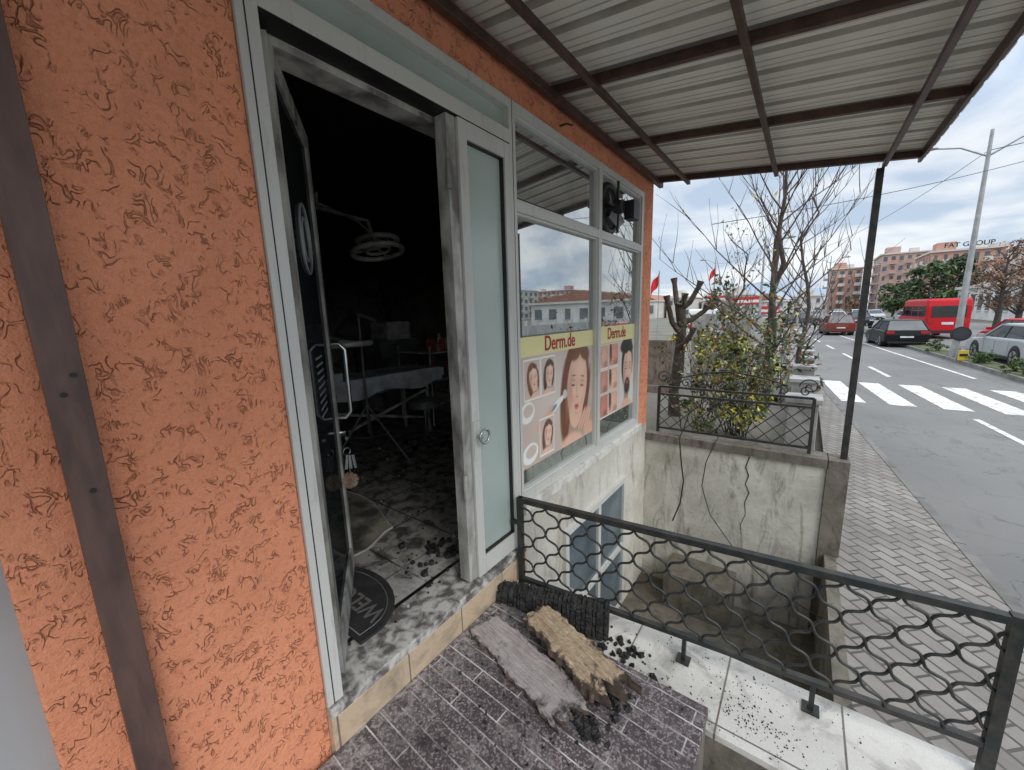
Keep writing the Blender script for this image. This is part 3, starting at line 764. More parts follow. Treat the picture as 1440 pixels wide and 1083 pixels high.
s.bar((-2.3, 1.7, -1.2), (-2.3, 3.1, -.85), .03, .03, DKW); s.bar((-2.3, 3.1, -1.2), (-2.3, 1.7, -.85), .03, .03, DKW)
s.build('treatment_bed', bevel=.02)
s = MB(); tp = Vector((-2.05, 2.12, 0))
s.tube([(tp.x, tp.y, -1.1), (tp.x, tp.y, .05)], .012, DKM, 8); s.tube([(tp.x, tp.y, -.85), (tp.x, tp.y, -.8)], .03, DKM, 8)
for k in range(3):
    a = k*2.094+.4; s.tube([(tp.x, tp.y, -.82), (tp.x+.42*math.cos(a), tp.y+.42*math.sin(a), -1.375)], .011, DKM, 6)
    s.tube([(tp.x, tp.y, -1.15), (tp.x+.22*math.cos(a), tp.y+.22*math.sin(a), -1.1)], .007, DKM, 6)
s.tube([(tp.x+.0, tp.y, .05), (tp.x+.12, tp.y+.1, -.02)], .02, DKM, 6)
s.build('light_stand_tripod')
s = MB(); LX = M('lamp_shell', (.80, .79, .72), (.40, .39, .34), .3, .1, 6)
for (cx, cy, cz, rr, tl) in ((-2.2, 2.5, .66, .24, .2), (-2.35, 2.62, .80, .20, .12), (-2.0, 1.95, -.22, .2, .05)):
    s.tube([(cx+rr*math.cos(a), cy+rr*math.sin(a), cz+tl*rr*math.cos(a)) for a in [i*math.pi/14 for i in range(29)]], .026, LX, 8)
    s.tube([(cx+rr*.5*math.cos(a), cy+rr*.5*math.sin(a), cz+tl*rr*.5*math.cos(a)+.015) for a in [i*math.pi/14 for i in range(29)]], .015, LX, 8)
    for k in range(3):
        a = k*2.094; s.tube([(cx, cy, cz+.03), (cx+rr*math.cos(a), cy+rr*math.sin(a), cz+tl*rr*math.cos(a))], .012, LX, 6)
s.tube([(-2.2, 2.5, .69), (-2.25, 2.45, .95), (-2.7, 2.2, 1.1), (-2.7, 2.2, 1.25)], .018, LX, 8)
s.tube([(-2.35, 2.62, .8), (-2.5, 2.5, 1.0), (-2.7, 2.2, 1.15)], .015, LX, 8)
s.tube([(-2.0, 1.95, -.2), (-2.3, 1.8, -.1), (-2.6, 1.6, -.3), (-2.6, 1.6, -1.37)], .014, LX, 8)
s.build('surgical_lamp')
s = MB()
for z in (-1.1, -.8, -.45): s.box(-3.0, -2.35, 3.22, 3.86, z, z+.02, DKW)
for a in (-2.98, -2.37):
    for b in (3.24, 3.84): s.tube([(a, b, -1.36), (a, b, -.35)], .012, DKW, 6)
r = random.Random(3)
for i in range(20):
    a = r.uniform(-2.95, -2.4); b = r.uniform(3.27, 3.8); h = r.uniform(.08, .22); q = r.uniform(.02, .038)
    z = r.choice((-.43, -.43, -.78)); m = r.choice((C(244, 240, 230), C(200, 90, 90), C(160, 154, 148), C(236, 180, 170)))
    s.tube([(a, b, z), (a, b, z+h*.75), (a, b, z+h*.8), (a, b, z+h)], [q, q, q*.4, q*.4], m, 10)
s.build('supply_trolley')
s = MB(); s.box(-3.9, -3.3, 3.2, 3.9, -1.38, -.3, DKM); s.box(-3.85, -3.35, 3.19, 3.2, -1.3, -.85, DKW); s.box(-3.8, -3.4, 3.4, 3.8, -.3, -.05, DKW)
s.build('cabinet', bevel=.01)
s = MB(); s.tube([(-1.95, 2.75, -.95), (-1.95, 2.75, -.88)], .17, DKM, 20); s.tube([(-1.95, 2.75, -1.3), (-1.95, 2.75, -.95)], .02, CHROME, 8)
for k in range(5):
    a = k*1.257; s.tube([(-1.95, 2.75, -1.27), (-1.95+.24*math.cos(a), 2.75+.24*math.sin(a), -1.34)], .014, CHROME, 6); s.tube([(-1.95+.24*math.cos(a), 2.73+.24*math.sin(a), -1.35), (-1.95+.24*math.cos(a), 2.77+.24*math.sin(a), -1.35)], .028, BLKP, 10)
s.build('rolling_stool')
s = MB(); kp = Vector((-.575, 1.045, -.66)); r = random.Random(2); PF = M('pompom_fur', (.70, .52, .40), (.50, .35, .25), .9, 0, 30)
s.tube([kp+Vector((0, .02*math.cos(a), -.02+.02*math.sin(a))) for a in [i*math.pi/6 for i in range(13)]], .002, CHROME, 5)
s.tube([kp+Vector((0, 0, -.04)), kp+Vector((.004, .004, -.14))], .003, CHROME, 5)
for k in range(3): s.bar(kp+Vector((.01*k, .01*k, -.04)), kp+Vector((.012*k+.01, .02*k-.02, -.11)), .004, .014, CHROME)
for i in range(400):
    v = Vector((r.gauss(0, 1), r.gauss(0, 1), r.gauss(0, 1))).normalized(); c = kp+Vector((0, 0, -.18))
    s.tube([c, c+v*r.uniform(.036, .048)], [.004, .001], PF, 3, False)
s.build('keyring_with_pompom')

# ================================================================ VEGETATION
def shoot(s, p, d, L, r0, rng, m, curve=.35, n=6, wob=.12):
    p = Vector(p); d = Vector(d).normalized(); pts = [p.copy()]; rad = [r0]
    for i in range(n):
        d = (d+Vector((rng.gauss(0, wob), rng.gauss(0, wob), curve/n+rng.gauss(0, wob*.6)))).normalized()
        p = p+d*(L/n); pts.append(p.copy()); rad.append(max(r0*(1-(i+1)/n*.85), .002))
    s.tube(pts, rad, m, 5, False)
    return pts, d
def bare_tree(name, base, H, r0, nb, spread, seed, leaves=0, lm=LY, low=.15):
    rng = random.Random(seed); s = MB(); base = Vector(base)
    N = 9; tr = [base+Vector((rng.gauss(0, .015)*i, rng.gauss(0, .015)*i, H*i/N)) for i in range(N+1)]
    s.tube(tr, [r0*(1-.8*i/N) for i in range(N+1)], BARK, 8)
    tips = []
    for k in range(nb):
        t = low+(1-low)*(k/nb)**.9; i = min(int(t*N), N-1); p = tr[i].lerp(tr[i+1], t*N-i)
        a = rng.random()*6.283; el = rng.uniform(.5, 1.25)
        L = spread*(1.15-.6*t)*rng.uniform(.6, 1.25)
        pts, d = shoot(s, p, (math.cos(a)*math.cos(el), math.sin(a)*math.cos(el), math.sin(el)), L, r0*.32*(1-.5*t), rng, TWIG, .35, wob=.08)
        for q in pts[2:]:
            for _ in range(rng.choice((1, 1, 2))):
                a2 = rng.random()*6.283; dq = Vector((math.cos(a2)*.55, math.sin(a2)*.55, .5))+d*.6
                pp, _d = shoot(s, q, dq, L*rng.uniform(.2, .45), r0*.10, rng, TWIG, .2, 4, .08)
                tips.append(pp[-1]); tips.append(pp[2])
    for i in range(leaves):
        q = rng.choice(tips); s.leaf(q+Vector((rng.gauss(0, .04), rng.gauss(0, .04), rng.gauss(0, .04))), rng.uniform(.02, .045), lm, rng)
    return s.build(name)
bare_tree('bare_tree', (.90, 7.2, -1.6), 4.0, .06, 34, 1.9, 21, 40, low=.2)
bare_tree('bare_tree', (1.25, 8.6, -1.6), 3.5, .045, 22, 1.7, 5, 20)
bare_tree('bare_tree', (.15, 9.5, -1.6), 3.0, .04, 16, 1.2, 8, 160, LG)
def bush(name, blobs, stems, seed, mats=(LG, LD), size=.03, smat=TWIG):
    rng = random.Random(seed); s = MB()
    for (cx, cy, cz, rx, ry, rz_, n) in blobs:
        subs = [(rng.gauss(0, .5), rng.gauss(0, .5), rng.gauss(0, .5), rng.uniform(.12, .38)) for _ in range(18)]
        for i in range(n):
            a = rng.choice(subs); v = Vector((rng.gauss(0, 1), rng.gauss(0, 1), rng.gauss(0, 1))).normalized()*a[3]*rng.random()**.4
            x, y, z = cx+rx*(a[0]+v.x), cy+ry*(a[1]+v.y), cz+rz_*(a[2]+v.z)
            s.leaf((x, y, z), size*rng.uniform(.6, 1.4), rng.choice(mats), rng)
    for (x, y, z, n, L) in stems:
        for i in range(n):
            a = rng.random()*6.283; pts, _ = shoot(s, (x+rng.gauss(0, .1), y+rng.gauss(0, .1), z), (math.cos(a)*.4, math.sin(a)*.4, 1), L*rng.uniform(.6, 1.2), .008, rng, smat, .1, 6)
            for q in pts[2:]:
                for _k in range(4): s.leaf(q+Vector((rng.gauss(0, .05), rng.gauss(0, .05), rng.gauss(0, .05))), size*rng.uniform(.6, 1.3), rng.choice(mats), rng)
    return s.build(name)
bush('shrub', [(.70, 5.2, -.95, .45, .35, .5, 1500), (.85, 5.6, -.45, .38, .3, .6, 450)], [(.75, 5.3, -1.55, 26, 1.6)], 3, (LG, LG, LD, LD, LB, LY), .030)
bush('yellow_flowering_shrub', [(.30, 6.2, -.60, .40, .4, .38, 800), (.95, 4.75, -1.12, .28, .2, .18, 420)], [(.35, 6.2, -1.55, 16, 1.25)], 6, (LY, LY, LG, LG, LD), .032)
bush('shrub', [(.9, 7.6, -.8, .6, .5, .6, 900), (.0, 8.2, -.4, .5, .5, .6, 800)], [(.9, 7.6, -1.55, 14, 1.4), (.3, 5.2, -1.55, 10, 1.2)], 13, (LG, LD, LB), .038)
s = MB(); rng = random.Random(31)
px_, py_ = -.18, 6.0
s.tube([(px_+.02, py_, -1.6), (px_-.02, py_+.02, -1.2), (px_+.03, py_, -.9), (px_+.05, py_+.05, -.3), (px_+.02, py_, .1)], [.10, .07, .085, .06, .075], BARK, 9)
for (a, b, c, z0_) in ((.26, .0, .38, .0), (-.12, .1, .45, .0), (.1, -.15, .22, .05), (.34, .1, .05, -.2), (-.16, -.1, .2, -.3), (.22, -.1, -.25, -.55)):
    s.tube([(px_+.02, py_, z0_), (px_+.02+a*.5, py_+b*.6, z0_+(c-z0_)*.25), (px_+.02+a*.9, py_+b, c-.08), (px_+.02+a, py_+b, c)], [.05, .038, .034, .05], BARK, 7)
s.build('pruned_tree')
s = MB(); s.tube([(.75, 9.4, -1.6), (.73, 9.4, 1.3)], [.06, .05], BARK, 8); s.build('wooden_pole')
s = MB(); s.box(-4.2, 1.50, 4.352, 13, -2.32, -1.56, DCONC); gq(-4.15, 1.45, 4.40, 12.9, -1.555, GROUND, s); s.build('garden_terrace')
s = MB()
for i in range(6):
    y0 = 4.9+i*1.35; s.box(1.22, 1.48, y0, y0+.28, -1.555, -.98, STONE); s.box(1.19, 1.51, y0-.03, y0+.31, -.98, -.93, STONE)
    if i < 5: s.box(1.30, 1.40, y0+.28, y0+1.35, -1.555, -1.3, STONE)
s.build('stone_garden_wall', bevel=.006)
def slab(x, y, w_, h, t, name='stone_slab', top=0, m=STONE):
    s = MB(); s.prism([(x-w_/2, -1.555), (x+w_/2, -1.555), (x+w_/2, -1.555+h), (x, -1.555+h+top), (x-w_/2, -1.555+h)], 'y', y, y+t, m)
    s.box(x-w_/2-.06, x+w_/2+.06, y-.08, y+t+.08, -1.554, -1.42, m); return s.build(name, bevel=.008)
slab(.25, 8.9, .45, 1.3, .18); slab(-.2, 8.3, .4, 1.1, .15, top=.12); slab(.65, 9.7, .5, 1.35, .2, m=M('pale_stone', (.58, .57, .54), None, .7)); slab(-.5, 9.6, .5, 1.45, .2)
slab(.1, 10.8, .6, 1.2, .2, top=.1); slab(-.9, 7.6, .5, 1.0, .3, m=DCONC)
s = MB(); s.box(-.59, -.21, 11.81, 12.19, -1.555, -.35, STONE)
k0 = -.4
s.tube([(k0, 12, -.35), (k0, 12, -.2), (k0, 12, .0), (k0, 12, .15), (k0, 12, .22)], [.15, .13, .1, .13, .05], DCONC, 12)
s.tube([(k0, 12, .2), (k0, 12, .26), (k0, 12, .34), (k0, 12, .41)], [.045, .085, .09, .03], DCONC, 12)
s.tube([(k0-.12, 12, .13), (k0-.17, 11.95, -.05), (k0-.05, 11.9, -.1)], [.04, .035, .03], DCONC, 8); s.tube([(k0+.12, 12, .13), (k0+.17, 11.95, -.05), (k0+.05, 11.9, -.1)], [.04, .035, .03], DCONC, 8)
s.build('stone_statue')
def flag(x, y, h, z0=-2.3, q=.5):
    s = MB(); s.tube([(x, y, z0), (x, y, z0+h)], .02, STEELG, 8); vs = []
    for i in range(9):
        for j in range(2): vs.append((x-.02-q*.7*i/8, y+.08*math.sin(i*.9), z0+h-.05-j*q-.06*i-.05*math.sin(i)*q))
    s.add(vs, [(i*2, i*2+1, i*2+3, i*2+2) for i in range(8)], REDP, True); s.build('flagpole')
flag(-3.1, 15.0, 3.7, q=.42); flag(-2.8, 24, 4.6, q=.4)

def crown_tree(name, x, y, H, cr, mats, seed, n=1400, size=.22, conic=False, z0=-2.3, trunk=.22):
    rng = random.Random(seed); s = MB(); th = H*(.25 if not conic else .15)
    s.tube([(x, y, z0), (x+.05, y, z0+th), (x, y, z0+H*.8)], [trunk, trunk*.8, trunk*.2], BARK, 8)
    cl = []
    for k in range(34):
        t = rng.random(); zz = z0+th+(H-th)*t; lim = cr*((1-t)**.7+.08 if conic else math.sin(math.pi*(.12+.83*t))**.7)
        a = rng.random()*6.283; rr = lim*rng.uniform(.3, .95); c = Vector((x+rr*math.cos(a), y+rr*math.sin(a), zz)); cl.append((c, lim*rng.uniform(.22, .42)+.1))
        s.tube([(x, y, zz-H*.12), c], [trunk*.3, .02], BARK, 5, False)
    for i in range(n):
        c, q = rng.choice(cl); v = Vector((rng.gauss(0, 1), rng.gauss(0, 1), rng.gauss(0, .7)))*q*.6
        s.leaf(c+v, size*rng.uniform(.6, 1.3), rng.choice(mats), rng)
    return s.build(name)
crown_tree('pine_tree', 16.2, 88, 8.2, 3.0, (LD, LD, LG), 1, 1800, .35)
crown_tree('pine_tree', 19.6, 90, 8.8, 3.2, (LD, LD), 2, 1800, .35)
crown_tree('pine_tree', 13.4, 95, 5.6, 2.4, (LD, LG), 4, 1200, .33)
crown_tree('autumn_tree', 13.7, 49, 6.9, 2.1, (LB, LB, TWIG), 7, 1700, .11)
crown_tree('autumn_tree', 15.6, 52, 7.2, 2.3, (LB, LB, TWIG), 9, 1700, .11)
s = MB(); rng = random.Random(44)
for k in range(60):
    cx = rng.uniform(-80, 14); cy = rng.uniform(130, 210); h = rng.uniform(2.5, 5.5); m = rng.choice((LD, LD, LG, LB))
    s.tube([(cx, cy, -2.3), (cx, cy, -2.3+h*.7)], .2, BARK, 5)
    for i in range(90):
        v = Vector((rng.gauss(0, 1), rng.gauss(0, 1), rng.gauss(0, 1))).normalized()*rng.random()**.3
        s.leaf((cx+v.x*h*.45, cy+v.y*h*.45, -2.3+h*.6+v.z*h*.4), .55, m, rng)
s.build('distant_trees')
for i, (x, y, q) in enumerate(((6.4, 20.6, .40), (6.65, 17.6, .42), (6.55, 18.6, .30), (6.1, 25.5, .45))):
    bush('round_shrub', [(x, y, -2.15+q*.5, q*.8, q*.8, q*.55, 800)], [(x, y, -2.15, 6, q)], 50+i, (LG, LD), .04)

# ================================================================ STREET FURNITURE
def lamp(x, y, H, arm=1.45, both=True, ax=(1, 0)):
    s = MB(); s.tube([(x, y, -2.2), (x, y, -2.2+H*.5), (x, y, -2.2+H)], [.11, .085, .05], STEELG, 10); s.tube([(x, y, -2.2), (x, y, -1.8)], .15, STEELG, 10)
    for sg in ((1, -1) if both else (-1,)):
        z = -2.2+H
        s.tube([(x, y, z-.9), (x+sg*ax[0]*arm*.5, y+sg*ax[1]*arm*.5, z-.45), (x+sg*ax[0]*arm, y+sg*ax[1]*arm, z-.3)], [.035, .03, .03], STEELG, 8)
        hx = x+sg*ax[0]*(arm+.3); hy = y+sg*ax[1]*(arm+.3)
        s.tube([(x+sg*ax[0]*arm*.92, y+sg*ax[1]*arm*.92, z-.3), (x+sg*ax[0]*(arm+.15), y+sg*ax[1]*(arm+.15), z-.26), (hx, hy, z-.24), (hx+sg*ax[0]*.25, hy+sg*ax[1]*.25, z-.27)], [.04, .10, .12, .04], STEELG, 8)
    s.build('street_lamp')
lamp(6.18, 23.0, 8.3)
lamp(.6, 52, 8.5, 1.4, False); lamp(-1.6, 36, 7.4, 1.3, False, (-1, 0)); lamp(3.4, 70, 8.7); lamp(-9, 60, 9, 1.4, False)
def disc_sign(x, y, h, col, r0=.3):
    s = MB(); s.tube([(x, y, -2.2), (x, y, -2.2+h)], .03, STEELG, 8)
    s.tube([(x, y-.045, -2.2+h-.3), (x, y-.06, -2.2+h-.3)], r0, col, 24); s.tube([(x, y-.06, -2.2+h-.3), (x, y-.065, -2.2+h-.3)], r0*.78, M('sign_dark', (.03, .035, .045), None, .5), 24)
    s.build('traffic_sign')
disc_sign(6.02, 21.9, 1.3, BLKP, .27)
s = MB(); s.box(6.0, 6.25, 21.6, 21.7, -2.17, -1.80, M('yellow_board', (.6, .42, .03), None, .6)); s.box(6.02, 6.23, 21.59, 21.6, -2.02, -1.92, BLKP); s.build('hazard_marker_board', bevel=.01)

# ================================================================ CARS
def car(name, x, y, L, W, H, col, kind='sedan', flip=1, hd=None):
    h = hd or (-.095, .995); d = Vector((h[0], h[1], 0)).normalized()*flip; sd = Vector((-d.y, d.x, 0)); o = Vector((x, y, -2.295))
    T = lambda a, b, c: o+d*a+sd*b+Vector((0, 0, c))
    obs = []; s = MB(); s.T = T
    if kind == 'van':
        pr = [(-.5, .14), (-.5, .80), (-.485, .95), (-.46, 1), (.20, 1), (.28, .96), (.385, .60), (.47, .50), (.5, .40), (.5, .14)]
    elif kind == 'hatch':
        pr = [(-.5, .2), (-.5, .45), (-.485, .62), (.16, .64), (.40, .56), (.48, .46), (.5, .36), (.5, .18)]
    else:
        pr = [(-.5, .2), (-.5, .5), (-.485, .62), (-.36, .66), (.18, .64), (.40, .57), (.48, .47), (.5, .38), (.5, .18)]
    N = len(pr); secs = []
    for q, k in ((-1, .0), (-.94, 1), (.94, 1), (1, .0)):
        secs.append([(p[0]*L*(1 if k else .97), q*W/2, (p[1] if k else (p[1]-.5)*.9+.5 if kind == 'van' else (p[1]-.4)*.86+.4)*H) for p in pr])
    vs = sum(secs, [])
    fs_ = [tuple(range(N)), tuple(range(3*N, 4*N))[::-1]]
    for a in range(3):
        for i in range(N): fs_.append((a*N+i, (a+1)*N+i, (a+1)*N+(i+1) % N, a*N+(i+1) % N))
    s.add(vs, fs_, col); obs.append(s.build('body', bevel=.05))
    s = MB(); s.T = T
    if kind != 'van':
        b0, b1, t0, t1 = (-.42, .22, -.26, .06) if kind == 'sedan' else (-.485, .22, -.37, .05)
        zb, zt = .63*H, H; wb, wt = W*.46, W*.37
        def loop(z, a, b, ww): return [(a*L, -ww, z), (b*L, -ww, z), (b*L, ww, z), (a*L, ww, z)]
        zm = zt-.06
        v = loop(zb, b0, b1, wb)+loop(zm, t0, t1, wt)+loop(zt, t0+.03, t1-.03, wt*.9)
        s.add(v, [(0, 1, 5, 4), (1, 2, 6, 5), (2, 3, 7, 6), (3, 0, 4, 7)], CARGL)
        s.add(v, [(4, 5, 9, 8), (5, 6, 10, 9), (6, 7, 11, 10), (7, 4, 8, 11), (8, 9, 10, 11)], col)
        for sg in (-1, 1):
            for (a, b) in ((b0, t0), (b1, t1)): s.bar((a*L, sg*wb, zb), (b*L, sg*wt, zm), .06, .06, col)
            s.bar(((-.08)*L, sg*wb*1.0, zb), ((-.08)*L, sg*wt, zm), .07, .03, BLKP)
            s.bar((t0*L, sg*wt, zm), (t1*L, sg*wt, zm), .05, .05, col)
    else:
        for sg in (-1, 1):
            s.box(-.47*L, .20*L, sg*W*.5-.01, sg*W*.5+.012, .56*H, .82*H, CARGL)
            for q in (-.25, -.03, .19): s.box(q*L-.04, q*L+.04, sg*W*.5-.01, sg*W*.5+.018, .56*H, .82*H, col)
            s.add([(.215*L, sg*(W*.5+.012), .56*H), (.36*L, sg*(W*.5+.012), .56*H), (.285*L, sg*(W*.5+.012), .82*H), (.215*L, sg*(W*.5+.012), .82*H)], [(0, 1, 2, 3)], CARGL)
        s.box(-.5*L-.015, -.5*L+.01, -W*.38, W*.38, .54*H, .82*H, CARGL)
        s.add([(.383*L+.02, -W*.42, .62*H), (.383*L+.02, W*.42, .62*H), (.295*L+.02, W*.40, .93*H), (.295*L+.02, -W*.40, .93*H)], [(0, 1, 2, 3)], CARGL)
    obs.append(s.build('cabin'))
    s = MB(); s.T = T; wr = .33 if kind != 'van' else .36
    for a in (-.30 if kind != 'van' else -.27, .31):
        for sg in (-1, 1):
            s.tube([(a*L, sg*(W/2-.30), wr*1.08), (a*L, sg*(W/2+.004), wr*1.08)], wr*1.16, BLKP, 24)
            s.tube([(a*L, sg*(W/2-.2), wr), (a*L, sg*(W/2+.012), wr), (a*L, sg*(W/2+.02), wr)], [wr, wr, wr*.9], TYRE, 24)
            s.tube([(a*L, sg*(W/2+.01), wr), (a*L, sg*(W/2+.026), wr)], wr*.66, RIM, 20)
            for k in range(5):
                an = k*1.257; s.bar((a*L, sg*(W/2+.03), wr), (a*L+wr*.6*math.cos(an), sg*(W/2+.03), wr+wr*.6*math.sin(an)), .02, .03, BLKP)
    for sg in (-1, 1):
        yy = sg*W*.37
        zt_ = (.5 if kind != 'van' else .38)*H
        s.box(-.5*L-.012, -.5*L+.05, yy-.15, yy+.15, zt_, zt_+.14 if kind != 'van' else zt_+.35, TAIL)
        s.box(.468*L, .5*L-.01, yy-.16, yy+.16, .38*H, .46*H, HEADL)
        s.box(.16*L, .19*L, sg*(W/2+.01), sg*(W/2+.16), .62*H, .71*H, col if kind != 'van' else BLKP)
        s.box(-.24*L, .25*L, sg*W/2-.02, sg*W/2+.008, .14*H, .2*H, BLKP)
        for q in (-.2, .0, .17):
            if kind != 'van': s.box(q*L-.004, q*L+.004, sg*(W/2)-.02, sg*(W/2)+.004, .24*H, .56*H, BLKP)
    s.box(-.5*L-.02, -.5*L+.03, -.26, .26, .36*H, .42*H, HEADL); s.box(.5*L-.03, .5*L+.012, -W*.3, W*.3, .2*H, .3*H, BLKP)
    s.box(-.5*L-.016, -.5*L+.03, -W*.42, W*.42, .16*H, .22*H, BLKP)
    obs.append(s.build('wheels_and_lights')); group(name, obs)
def paint(n, c): return M('paint_'+n, c, tuple(x*.9 for x in c), .4, 0, 1, spec=.25)
PS = paint('silver', (.40, .42, .43)); PB = paint('black', (.006, .007, .009)); PR = paint('red', (.50, .012, .02)); PBr = paint('maroon', (.17, .035, .025)); PW = paint('white', (.65, .65, .64)); PBl = paint('blue', (.04, .07, .14)); PG = paint('grey', (.10, .10, .105))
car('silver_car', 7.95, 22.6, 4.7, 1.82, 1.45, PS)
car('red_car', 9.5, 28.5, 4.3, 1.75, 1.45, PR, 'hatch')
car('black_car', 5.4, 30.6, 4.1, 1.75, 1.42, PB, 'hatch')
car('minibus', 8.1, 38.5, 5.6, 2.0, 2.5, PR, 'van')
car('maroon_car', 3.3, 41, 4.3, 1.75, 1.5, PBr, 'hatch')
rng = random.Random(17)
for i in range(9):
    car('parked_car', 6.0-.8*i+rng.uniform(-.5, .5)+(6 if i % 2 else 0), 58+i*7, 4.3, 1.75, 1.45, rng.choice((PG, PW, PB, PBl, PS)), rng.choice(('sedan', 'hatch')), rng.choice((1, -1)))
for i in range(6):
    car('parked_car', -10+i*2.2, 62+rng.uniform(-2, 2), 4.3, 1.75, 1.45, rng.choice((PG, PW, PB, PS, PR)), rng.choice(('sedan', 'hatch')), 1, (1, .1) if i % 2 else (-.1, 1))
car('white_van', -5.0, 34, 5.2, 1.95, 2.3, PW, 'van')

# ================================================================ DISTANT BUILDINGS
WG = M('facade_glass', (.07, .08, .09), (.15, .17, .19), .3, 0, .6)
def block(name, x0, x1, y0, y1, H, fl, m, m2, nx, ny, balc=True, roof=None, z0=-2.3, bm=None):
    s = MB(); s.box(x0, x1, y0, y1, z0, z0+H, m); fh = H/fl; rg = random.Random(int(x0*7+y0))
    def win(face, c, zc, ww, hh):
        if face == 'y': s.box(c-ww/2, c+ww/2, y0-.03, y0+.05, zc, zc+hh, WG); s.box(c-ww/2-.12, c+ww/2+.12, y0-.10, y0-.001, zc-.14, zc-.02, m2)
        else: s.box(x0-.03, x0+.05, c-ww/2, c+ww/2, zc, zc+hh, WG); s.box(x0-.10, x0-.001, c-ww/2-.12, c+ww/2+.12, zc-.14, zc-.02, m2)
    for k in range(fl):
        z = z0+k*fh
        for i in range(nx):
            c = x0+(x1-x0)*(i+.5)/nx; bw = (x1-x0)/nx
            win('y', c, z+fh*.3, bw*rg.choice((.34, .5, .5)), fh*.48)
            if balc and i % 2 == 1 and k > 0:
                s.box(c-bw*.42, c+bw*.42, y0-1.3, y0-.002, z+.02, z+.18, m2); s.box(c-bw*.42, c+bw*.42, y0-1.32, y0-1.22, z+.181, z+1.0, bm or m2)
        for i in range(ny):
            c = y0+(y1-y0)*(i+.5)/ny; bw = (y1-y0)/ny
            win('x', c, z+fh*.3, bw*.5, fh*.5)
            if balc and i % 2 == 0 and k > 0:
                s.box(x0-1.3, x0-.002, c-bw*.42, c+bw*.42, z+.02, z+.18, m2); s.box(x0-1.32, x0-1.22, c-bw*.42, c+bw*.42, z+.181, z+1.0, bm or m2)
    s.box(x0-.35, x1+.35, y0-.35, y1+.35, z0+H, z0+H+.35, m2)
    if roof:
        cx = (x0+x1)/2; zz = z0+H+.351; s.prism([(x0-.3, zz), (x1+.3, zz), (cx, zz+1.8)], 'y', y0-.3, y1+.3, roof)
    else:
        s.box(x0+1, x0+4, y0+2, y0+6, z0+H+.351, z0+H+2.2, m); s.box(x1-4, x1-2, y0+3, y0+5, z0+H+.351, z0+H+1.6, m2)
    return s.build(name)
OB = M('orange_brick', (.52, .30, .23), (.44, .25, .20), .9, 0, .4); OB2 = M('pink_brick', (.50, .35, .30), (.44, .30, .26), .9, 0, .4)
CR = M('cream_render', (.60, .58, .54), (.52, .50, .46), .9, 0, .3); TRr = M('terracotta_roof', (.34, .16, .11), None, .9, 0, 1)
block('apartment_building', 6.5, 14.5, 168, 186, 13.5, 5, OB, CR, 4, 6)
block('apartment_building', 17.5, 27.5, 158, 176, 16, 6, OB2, CR, 6, 6, bm=OB)
block('apartment_building', 22.5, 33, 128, 144, 13.0, 5, OB, CR, 7, 6)
text('FAT GROUP', 1.35, BLKP, (27.8, 127.6, 11.9), (math.pi/2, 0, 0), 'rooftop_lettering', 1, .05)
block('apartment_building', 36, 48, 150, 168, 14, 5, CR, OB, 7, 6)
block('apartment_building', 95, 120, 120, 150, 12, 4, CR, CR, 8, 8)
block('apartment_building', 90, 110, 170, 205, 13, 5, OB, CR, 8, 8)
block('low_house', 95, 110, 55, 85, 5.5, 2, CR, CR, 6, 8, roof=TRr)
block('low_house', 90, 106, 5, 30, 5.5, 2, CR, OB, 6, 8)
block('warehouse', 18.5, 40, 62, 84, 3.9, 1, M('white_render', (.66, .66, .64), (.54, .53, .51), .8, 0, .5), CR, 7, 8, False, TRr)
rng = random.Random(77)
for i in range(9):
    x0 = -62+i*7.5; block('low_shop', x0, x0+6.6, 112+rng.uniform(-5, 25), 150, rng.uniform(3.2, 6), 2 if i % 3 else 1, rng.choice((CR, OB2, CR)), CR, 3, 3, False, TRr if i % 2 else None)
def sign(x, y, w_, h, z, c1, c2, name='shop_sign'):
    s = MB(); s.tube([(x-w_*.35, y, -2.3), (x-w_*.35, y, z)], .06, STEELG, 8); s.tube([(x+w_*.35, y, -2.3), (x+w_*.35, y, z)], .06, STEELG, 8)
    s.box(x-w_/2, x+w_/2, y-.08, y+.08, z, z+h, c1); s.box(x-w_/2+.1, x+w_/2-.1, y-.10, y-.081, z+h*.25, z+h*.6, c2); s.build(name, bevel=.01)
RS = M('sign_red', (.55, .03, .03), None, .4); WS = M('sign_white', (.75, .75, .74), None, .4)
sign(-3.9, 48, 2.6, .8, .3, RS, WS); sign(-7.5, 52, 2.4, .8, 1.0, WS, RS); sign(-2.2, 55, 2.0, .9, -.8, RS, WS)
s = MB(); s.box(22, 22.15, 10, 58, -2.17, -1.2, M('white_render2', (.55, .55, .53), (.4, .39, .37), .85, 0, .8))
for i in range(25): s.box(21.95, 22.2, 10+i*2, 10.2+i*2, -2.17, -.7, CR)
s.build('boundary_wall')
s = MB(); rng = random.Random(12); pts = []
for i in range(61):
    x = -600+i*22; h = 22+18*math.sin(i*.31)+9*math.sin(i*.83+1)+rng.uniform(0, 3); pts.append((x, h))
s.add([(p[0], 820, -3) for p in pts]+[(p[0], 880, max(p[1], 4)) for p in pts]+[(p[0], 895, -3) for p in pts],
      [(i, i+1, 62+i, 61+i) for i in range(60)]+[(61+i, 62+i, 123+i, 122+i) for i in range(60)], M('hill', (.32, .38, .45), (.28, .33, .39), 1, 0, .01), True)  # bluish distance haze put into the hill colour
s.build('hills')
s = MB()
def wire(p, q, sag, r=.012):
    p = Vector(p); q = Vector(q); s.tube([p.lerp(q, t/14)-Vector((0, 0, sag*4*(t/14)*(1-t/14))) for t in range(15)], r, BLKP, 4, False)
